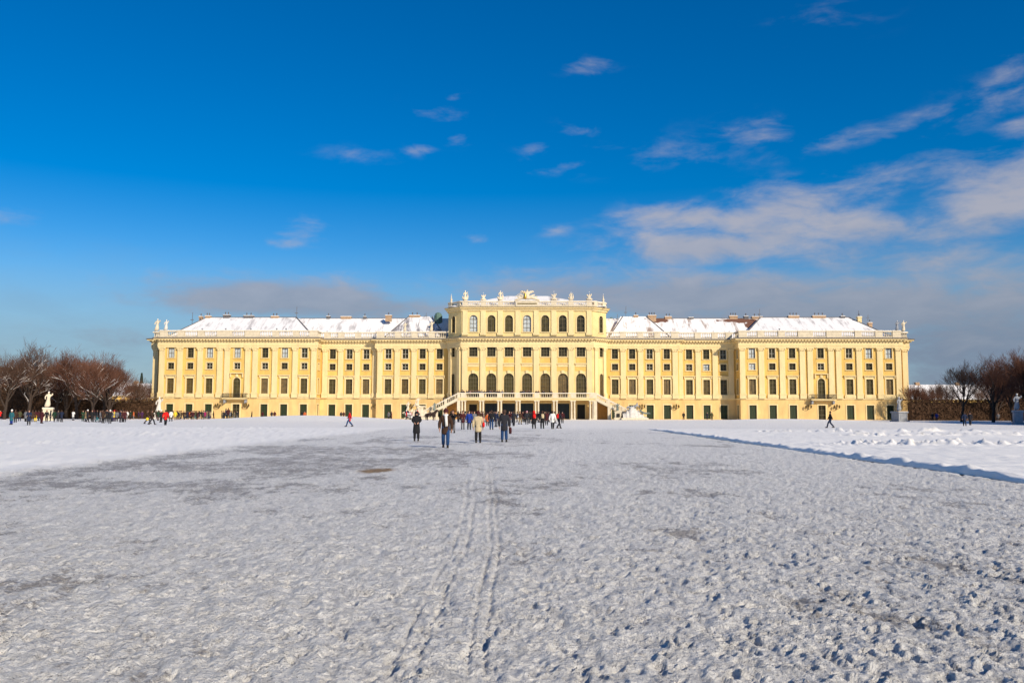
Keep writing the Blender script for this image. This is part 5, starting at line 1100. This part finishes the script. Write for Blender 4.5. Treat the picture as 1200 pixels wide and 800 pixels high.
ca = thing('horse_carriage', 'open white and dark horse carriage waiting by the left stair', 'carriage', (cx0-1.6, cy0+.3, ground_z(cx0, cy0)))
m = MB(); m.prism([(-1.5, .75), (-1.2, .45), (.5, .45), (.8, .8), (1.3, .85), (1.3, 1.05), (.75, 1.1), (.4, .85), (-.6, .85), (-.9, 1.45), (-1.5, 1.4)], -.65, .65); put('body', m.mesh('body', mat('white_carriage_paint', (.6, .58, .55), .3)), ca)
m = MB(); m.lathe([(.05, 0), (.6, .1), (.65, .4), (.3, .7)], (-1.25, 0, 1.2), 10, .7, 1.1); put('folded_hood', m.mesh('folded_hood', cloth('navy'), True), ca)
for x_, r_ in ((-1.0, .55), (1.0, .42)):
    for s in (-1, 1):
        m = MB(); n = 16
        m.tube([(r_*math.cos(2*PI*i/n), 0, r_*math.sin(2*PI*i/n)) for i in range(n+1)], .05, 5, False)
        for i in range(6): a0 = PI*i/6; m.tube([(-r_*math.cos(a0), 0, -r_*math.sin(a0)), (r_*math.cos(a0), 0, r_*math.sin(a0))], .025, 4)
        m.tube([(0, -.08, 0), (0, .08, 0)], .1, 6); put('wheel', m.mesh('wheel', IRON), ca, (x_, s*.72, r_))
m = MB(); m.box(.6, 1.2, -.5, .5, 1.05, 1.3); m.tube([(1.2, .2, .7), (3.6, .3, .85)], .05, 5); put('driver_seat', m.mesh('driver_seat', LEAD), ca)
def seated(name_pos, c, lb, hk, hc):
    x_, y_, z_ = name_pos; k = ('seat', c)
    b1 = [[(0, 0, .45, .13), (0, 0, .7, .12), (0, 0, .88, .14), (0, 0, 1.0, .06), (0, -.01, 1.14, .09), (0, 0, 1.24, .05)]]
    b2 = [[(0, 0, .42, .19), (0, 0, .7, .17), (0, 0, .88, .19), (0, 0, 1.02, .08)]]; b3 = []
    for s in (-1, 1):
        b1 += [[(0, 0, .45, .13), (s*.1, -.4, .45, .075), (s*.1, -.42, .06, .045), (s*.1, -.55, .02, .04)], [(0, 0, .88, .14), (s*.19, 0, .93, .06), (s*.25, -.12, .68, .045), (s*.14, -.36, .66, .03), (s*.13, -.42, .66, .035)]]
        b2 += [[(0, 0, .88, .19), (s*.2, 0, .94, .085), (s*.26, -.12, .68, .065), (s*.15, -.33, .66, .05)]]; b3 += [[(0, 0, .44, .16), (s*.1, -.4, .46, .095), (s*.1, -.42, .1, .07)]]
    o = thing('person', lb, 'person', (x_, y_, z_), PI/2, 'people in the carriage')
    put('body', skin('body', b1, 1), o, mats=[SKIN]); put('coat', skin('coat', b2, 1), o, mats=[cloth(c)]); put('trousers', skin('trousers', b3, 1), o, mats=[cloth('dark')]); put('hat', CAPS[hk], o, (0, 0, -.47), mats=[cloth(hc)])
gz = ground_z(cx0, cy0)
seated((cx0-.8, cy0+.3, gz+.9), 'red', 'coachman in red with brimmed hat on the carriage box', 'brim', 'maroon'); seated((cx0-2.3, cy0+.1, gz+.45), 'white', 'passenger in white in the carriage', 'hat', 'white')

# ------------------------------------------------------------------ side buildings, hedges, trees
def side_building(x0, x1, y, label, n, zt=6.5, zr=10.4, tower=None):
    o = thing('orangery_building' if x0 < 0 else 'service_building', label, 'building', ((x0+x1)/2, y, 0)); cx = (x0+x1)/2
    def p_(nm, mb, mt, **k): return put(nm, mb.mesh(nm, mt), o, (-cx, -y, 0), **k)
    m = MB(); m.box(x0, x1, y, y+12, 0, zt); p_('wall', m, YEL)
    m = MB(); m.add([(x0-.6, y-.6, zt), (x1+.6, y-.6, zt), (x1+.6, y+12.6, zt), (x0-.6, y+12.6, zt), (x0+3, y+6, zr), (x1-3, y+6, zr)], [(0, 1, 5, 4), (1, 2, 5), (2, 3, 4, 5), (3, 0, 4), (0, 3, 2, 1)]); r_ = p_('roof', m, ROOF_A)
    m = MB(); m.box(x0-.5, x1+.5, y-.5, y+.05, zt-.3, zt-.02); p_('cornice', m, CRM)
    w = MB(); ring(w, 1.3, 2.2, 4.6, .2, -.1, .02); w = w.mesh('window', CRM); g = MB(); g.quad((-.65, -.02, 2.2), (.65, -.02, 2.2), (.65, -.02, 4.6), (-.65, -.02, 4.6)); g = g.mesh('pane', GLD)
    for i in range(n): a_ = put('window', w, o, (x0+(x1-x0)*(i+.5)/n-cx, -.01, 0)); put('pane', g, a_)
    for i in range(4):
        q = MB(); X_ = x0+(x1-x0)*(.15+.23*i); q.box(X_-.6, X_+.6, y+5.6, y+6.6, zr-1, zr+.7); c_ = put('chimney', q.mesh('chimney', BRICK), r_)
side_building(-152, -104, 262, 'long low yellow building with snowy roof behind the left trees', 12)
side_building(112, 165, 262, 'long low yellow building with snowy roof behind the right hedge, nearer the palace', 13, 5.8, 10.4); side_building(166.5, 230, 268, 'low snow-roofed building farther right behind the trees', 14, 5.2, 9.2)
TW = mat('bare_twigs', (.10, .055, .036), .9, var=.3, scale=.6); TW2 = mat('dark_bark', (.045, .030, .022), .9, var=.3, scale=3, bump=.4, bscale=8); TWR = mat('reddish_twigs', (.115, .050, .030), .9, var=.3, scale=.6)
HED = mat('dry_hedge_leaves', (.070, .036, .018), .9, var=.4, scale=2.5)
def tree_mesh(seed, H, spread, levels=6, dense=1.0, trunk=.16, tr=.026):
    r = random.Random(seed); tk = MB(); lim = MB(); tw = MB(); sn = MB()
    def grow(p, d, ln, rad, lv):
        pts = [p]; n = 3 if lv < 3 else 2; dd = d.copy()
        for i in range(n):
            dd = (dd+Vector((r.gauss(0, .16), r.gauss(0, .16), r.gauss(.03, .12)))*(.3 if lv == 0 else 1)).normalized(); pts.append(pts[-1]+dd*ln/n)
        rads = [rad*(1-.38*i/n) for i in range(n+1)]
        tgt = tk if lv == 0 else (lim if lv < 3 else tw)
        tgt.tube(pts, rads, 6 if lv < 2 else (4 if lv < 3 else 3), False)
        if 1 <= lv <= 4 and dd.z < .8 and r.random() < .38: sn.tube([q+Vector((0, 0, rads[i]*.8+.01)) for i, q in enumerate(pts)], [max(.02, v*.75) for v in rads], 3, False)
        if lv >= levels: return
        k = {0: r.randint(5, 6), 1: 5, 2: 4, 3: 4}.get(lv, 3)
        if dense > 1 and lv >= 2: k += 1
        for i in range(k):
            t = 1.0 if i == 0 else r.uniform(.35, 1.0); idx = min(int(t*n), n-1); q = pts[idx]+(pts[idx+1]-pts[idx])*(t*n-idx)
            ax = dd.orthogonal().normalized(); ax.rotate(Matrix.Rotation(r.uniform(0, 2*PI), 3, dd)); a_ = r.uniform(.35, .95)*spread*(.35 if i == 0 else 1)
            nd = (dd*math.cos(a_)+ax*math.sin(a_)); nd.z += .14; nd.normalize()
            grow(q, nd, ln*r.uniform(.62, .82)*(1.05 if lv == 0 else 1), max(tr*.5, rads[idx]*r.uniform(.5, .68)), lv+1)
    grow(Vector((0, 0, -.2)), Vector((0, 0, 1)), H*.27, H*trunk*.13, 0)
    zmax = max(v[2] for v in tw.v); f = H/zmax
    for b_ in (tk, lim, tw, sn): b_.v = [(x*f, y*f, z*f if z > 0 else z) for x, y, z in b_.v]
    return tk.mesh('trunk', TW2), lim.mesh('limbs', TW2), tw.mesh('twigs', TW), sn.mesh('branch_snow', SNOW)
TREES = [tree_mesh(21, 15, .78, 6), tree_mesh(5, 15, .66, 6, 1.0), tree_mesh(33, 15, .98, 6), tree_mesh(14, 15, .52, 6)]
def tree(i, x, y, h, label, group, tw=TW, snow=True, rz=0):
    t_, l_, w_, s_ = TREES[i]; o = thing('bare_tree', label, 'tree', (x, y, ground_z(x, y)), rz, group, h/15)
    put('trunk', t_, o); a_ = put('crown', l_, o); put('twigs', w_, a_, mats=[tw]); 
    if snow: put('branch_snow', s_, a_)
GT = 'bare trees left of the palace'; GU = 'bare trees right of the palace'
def th(py, Y, top): return 0
for i, px, Y, h, lb, tw in ((1, 6, 168, 14.2, 'bare tree cut by the left frame edge', TW), (0, 34, 176, 16.8, 'tallest bare tree on the left with snow on its limbs', TW), (2, 66, 186, 13.6, 'spreading bare tree behind the left statue', TWR), (3, 78, 186, 14.6, 'narrow reddish bare tree right of the left statue', TWR),
    (1, 91, 178, 15.6, 'bare tree with high pointed crown in the left group', TWR), (0, 110, 170, 13.2, 'broad bare tree in the middle of the left group', TWR), (2, 121, 184, 15.0, 'bare tree with the densest round crown on the left', TWR), (3, 129, 180, 12.8, 'bare tree at the right edge of the left crowns', TWR),
    (1, 149, 200, 9.8, 'small bare tree before the left snowy roof', TW), (3, 161, 192, 9.4, 'dark bare tree in front of the left snowy roof', TW), (2, 168, 205, 8.6, 'small bare tree second from the left palace corner', TWR), (0, 177, 215, 10.2, 'bare tree close to the left palace wall', TW), (2, 20, 195, 14.5, 'bare tree behind the frame-edge tree', TWR), (3, 48, 198, 14.0, 'bare tree between the tallest tree and the statue', TWR), (0, 103, 200, 15.4, 'bare tree far back in the left group', TWR), (2, -20, 165, 14, 'bare tree just outside the left frame edge', TW)):
    X = wx(px, Y); tree(i, X, Y, h, lb, GT, tw, True, rz=px*.7)
for i, px, Y, h, lb, tw in ((1, 1126, 165, 12.6, 'solitary bare tree with a fan-shaped crown on the right', TW), (0, 1163, 158, 12.8, 'spreading bare tree left of the right statue', TWR), (2, 1186, 172, 14.2, 'reddish bare tree behind the right statue', TWR), (3, 1207, 150, 13.5, 'bare tree at the right frame edge', TWR),
    (3, 1072, 200, 9.0, 'thin young tree against the right palace corner', TWR), (1, 1083, 203, 8.5, 'small bare tree second from the right palace corner', TWR), (1, 1092, 215, 9.8, 'small bare tree before the right snowy roof', TW), (0, 1105, 235, 10.5, 'small bare tree behind the right hedge', TW), (2, 1146, 240, 11, 'distant bare tree between the solitary and spreading trees', TW), (3, 1168, 195, 12.2, 'slim bare tree behind the spreading one on the right', TWR), (1, 1230, 165, 14, 'bare tree just outside the right frame edge', TWR)):
    X = wx(px, Y); tree(i, X, Y, h, lb, GU, tw, False, rz=px*.9)
# conifer far behind the left roofs
m = MB(); 
for i in range(7): m.lathe([(1.9-.24*i, 0), (.2, 1.9)], (0, 0, 1.5+i*1.3), 9)
o = thing('conifer', 'small dark pointed conifer beyond the left snowy roof', 'tree', (wx(165, 275), 275, 0)); put('crown', m.mesh('crown', mat('conifer_green', (.02, .03, .02), .9, var=.3, scale=3)), o, scale=(1.2, 1.2, 1.25)); m = MB(); m.lathe([(.25, 0), (.2, 2.5)], n=6); put('trunk', m.mesh('trunk', TW2), o)
def hedge(x0, y0, x1, y1, th_, h, label, n, snow=.5):
    A, B_ = Vector((x0, y0)), Vector((x1, y1)); Ln = (B_-A).length; o = thing('hedge', label, 'hedge', (x0, y0, -.02), math.atan2(y1-y0, x1-x0))
    r = np.random.RandomState(int(abs(x0)+Ln)); m = MB(); m.box(.1, Ln-.1, .15, th_-.15, 0, h-.2); put('core', m.mesh('core', HED), o)
    side = r.rand(n) < .62; px_ = r.rand(n)*Ln; py_ = np.where(side, r.rand(n)*.3-.08, r.rand(n)*th_); pz_ = np.where(side, r.rand(n)*h, h-.25+r.rand(n)**2*.9)
    c_ = np.stack([px_, py_, pz_], -1); u = r.normal(size=(n, 3)); u /= np.linalg.norm(u, axis=1)[:, None]; v = np.cross(u, r.normal(size=(n, 3))); v /= np.linalg.norm(v, axis=1)[:, None]; s_ = (.10+.16*r.rand(n))[:, None]
    V = np.stack([c_-u*s_, c_+v*s_*.6, c_+u*s_, c_-v*s_*.6], 1).reshape(-1, 3); me = bpy.data.meshes.new('foliage'); me.from_pydata(V.tolist(), [], np.arange(4*n).reshape(-1, 4).tolist()); me.materials.append(HED); put('foliage', me, o, kind='stuff')
    if snow:
        k = int(n*.05*snow); V = V.reshape(-1, 4, 3)[:k].copy(); V[:, :, 2] = h+.02+r.rand(k)[:, None]*.25-.1; V[:, :, 1] = r.rand(k)[:, None]*th_+(V[:, :, 1]-V[:, :1, 1]); me = bpy.data.meshes.new('snow_patches'); me.from_pydata(V.reshape(-1, 3).tolist(), [], np.arange(4*k).reshape(-1, 4).tolist()); me.materials.append(SNOW); put('snow_patches', me, o, kind='stuff')
hedge(wx(-60, 188), 188, wx(76, 188), 188, 3, 6.5, 'tall brown hedge behind the left statue, left of the garden opening', 9000)
hedge(wx(82, 190), 190, wx(178, 190), 190, 3, 3.6, 'brown hedge between the garden opening and the left palace corner', 6000)
hedge(wx(-60, 212), 212, wx(70, 212), 212, 6, 12.0, 'tallest brown thicket behind the left hedge and trees', 14000, .4)
hedge(wx(70, 216), 216, wx(118, 216), 216, 6, 8.5, 'lower brown thicket right of the tallest one', 6000, .4)
hedge(wx(1068, 196), 196, wx(1260, 196), 196, 2.5, 4.1, 'long brown clipped hedge right of the palace', 9000)
hedge(80, 138, 80, 40, 3, 10.5, 'high hedge along the right side of the lawn, out of view beside it', 5000)
hedge(97, 162, 82.5, 139, 4, 10.5, 'tall tree wall out of view beyond the right edge, placed to shade the statues', 5000, 0)  # unseen blocker added to cast shade over the right-hand statues
hedge(wx(1176, 205), 205, wx(1290, 205), 205, 5, 7, 'thicket behind the right frame-edge trees', 5000)
hedge(100, 170, 190, 170, 6, 9.5, 'tall thicket out of view beyond the right frame edge, placed to shade the hedge', 4000, 0)  # unseen, added so its shadow falls on the right hedge
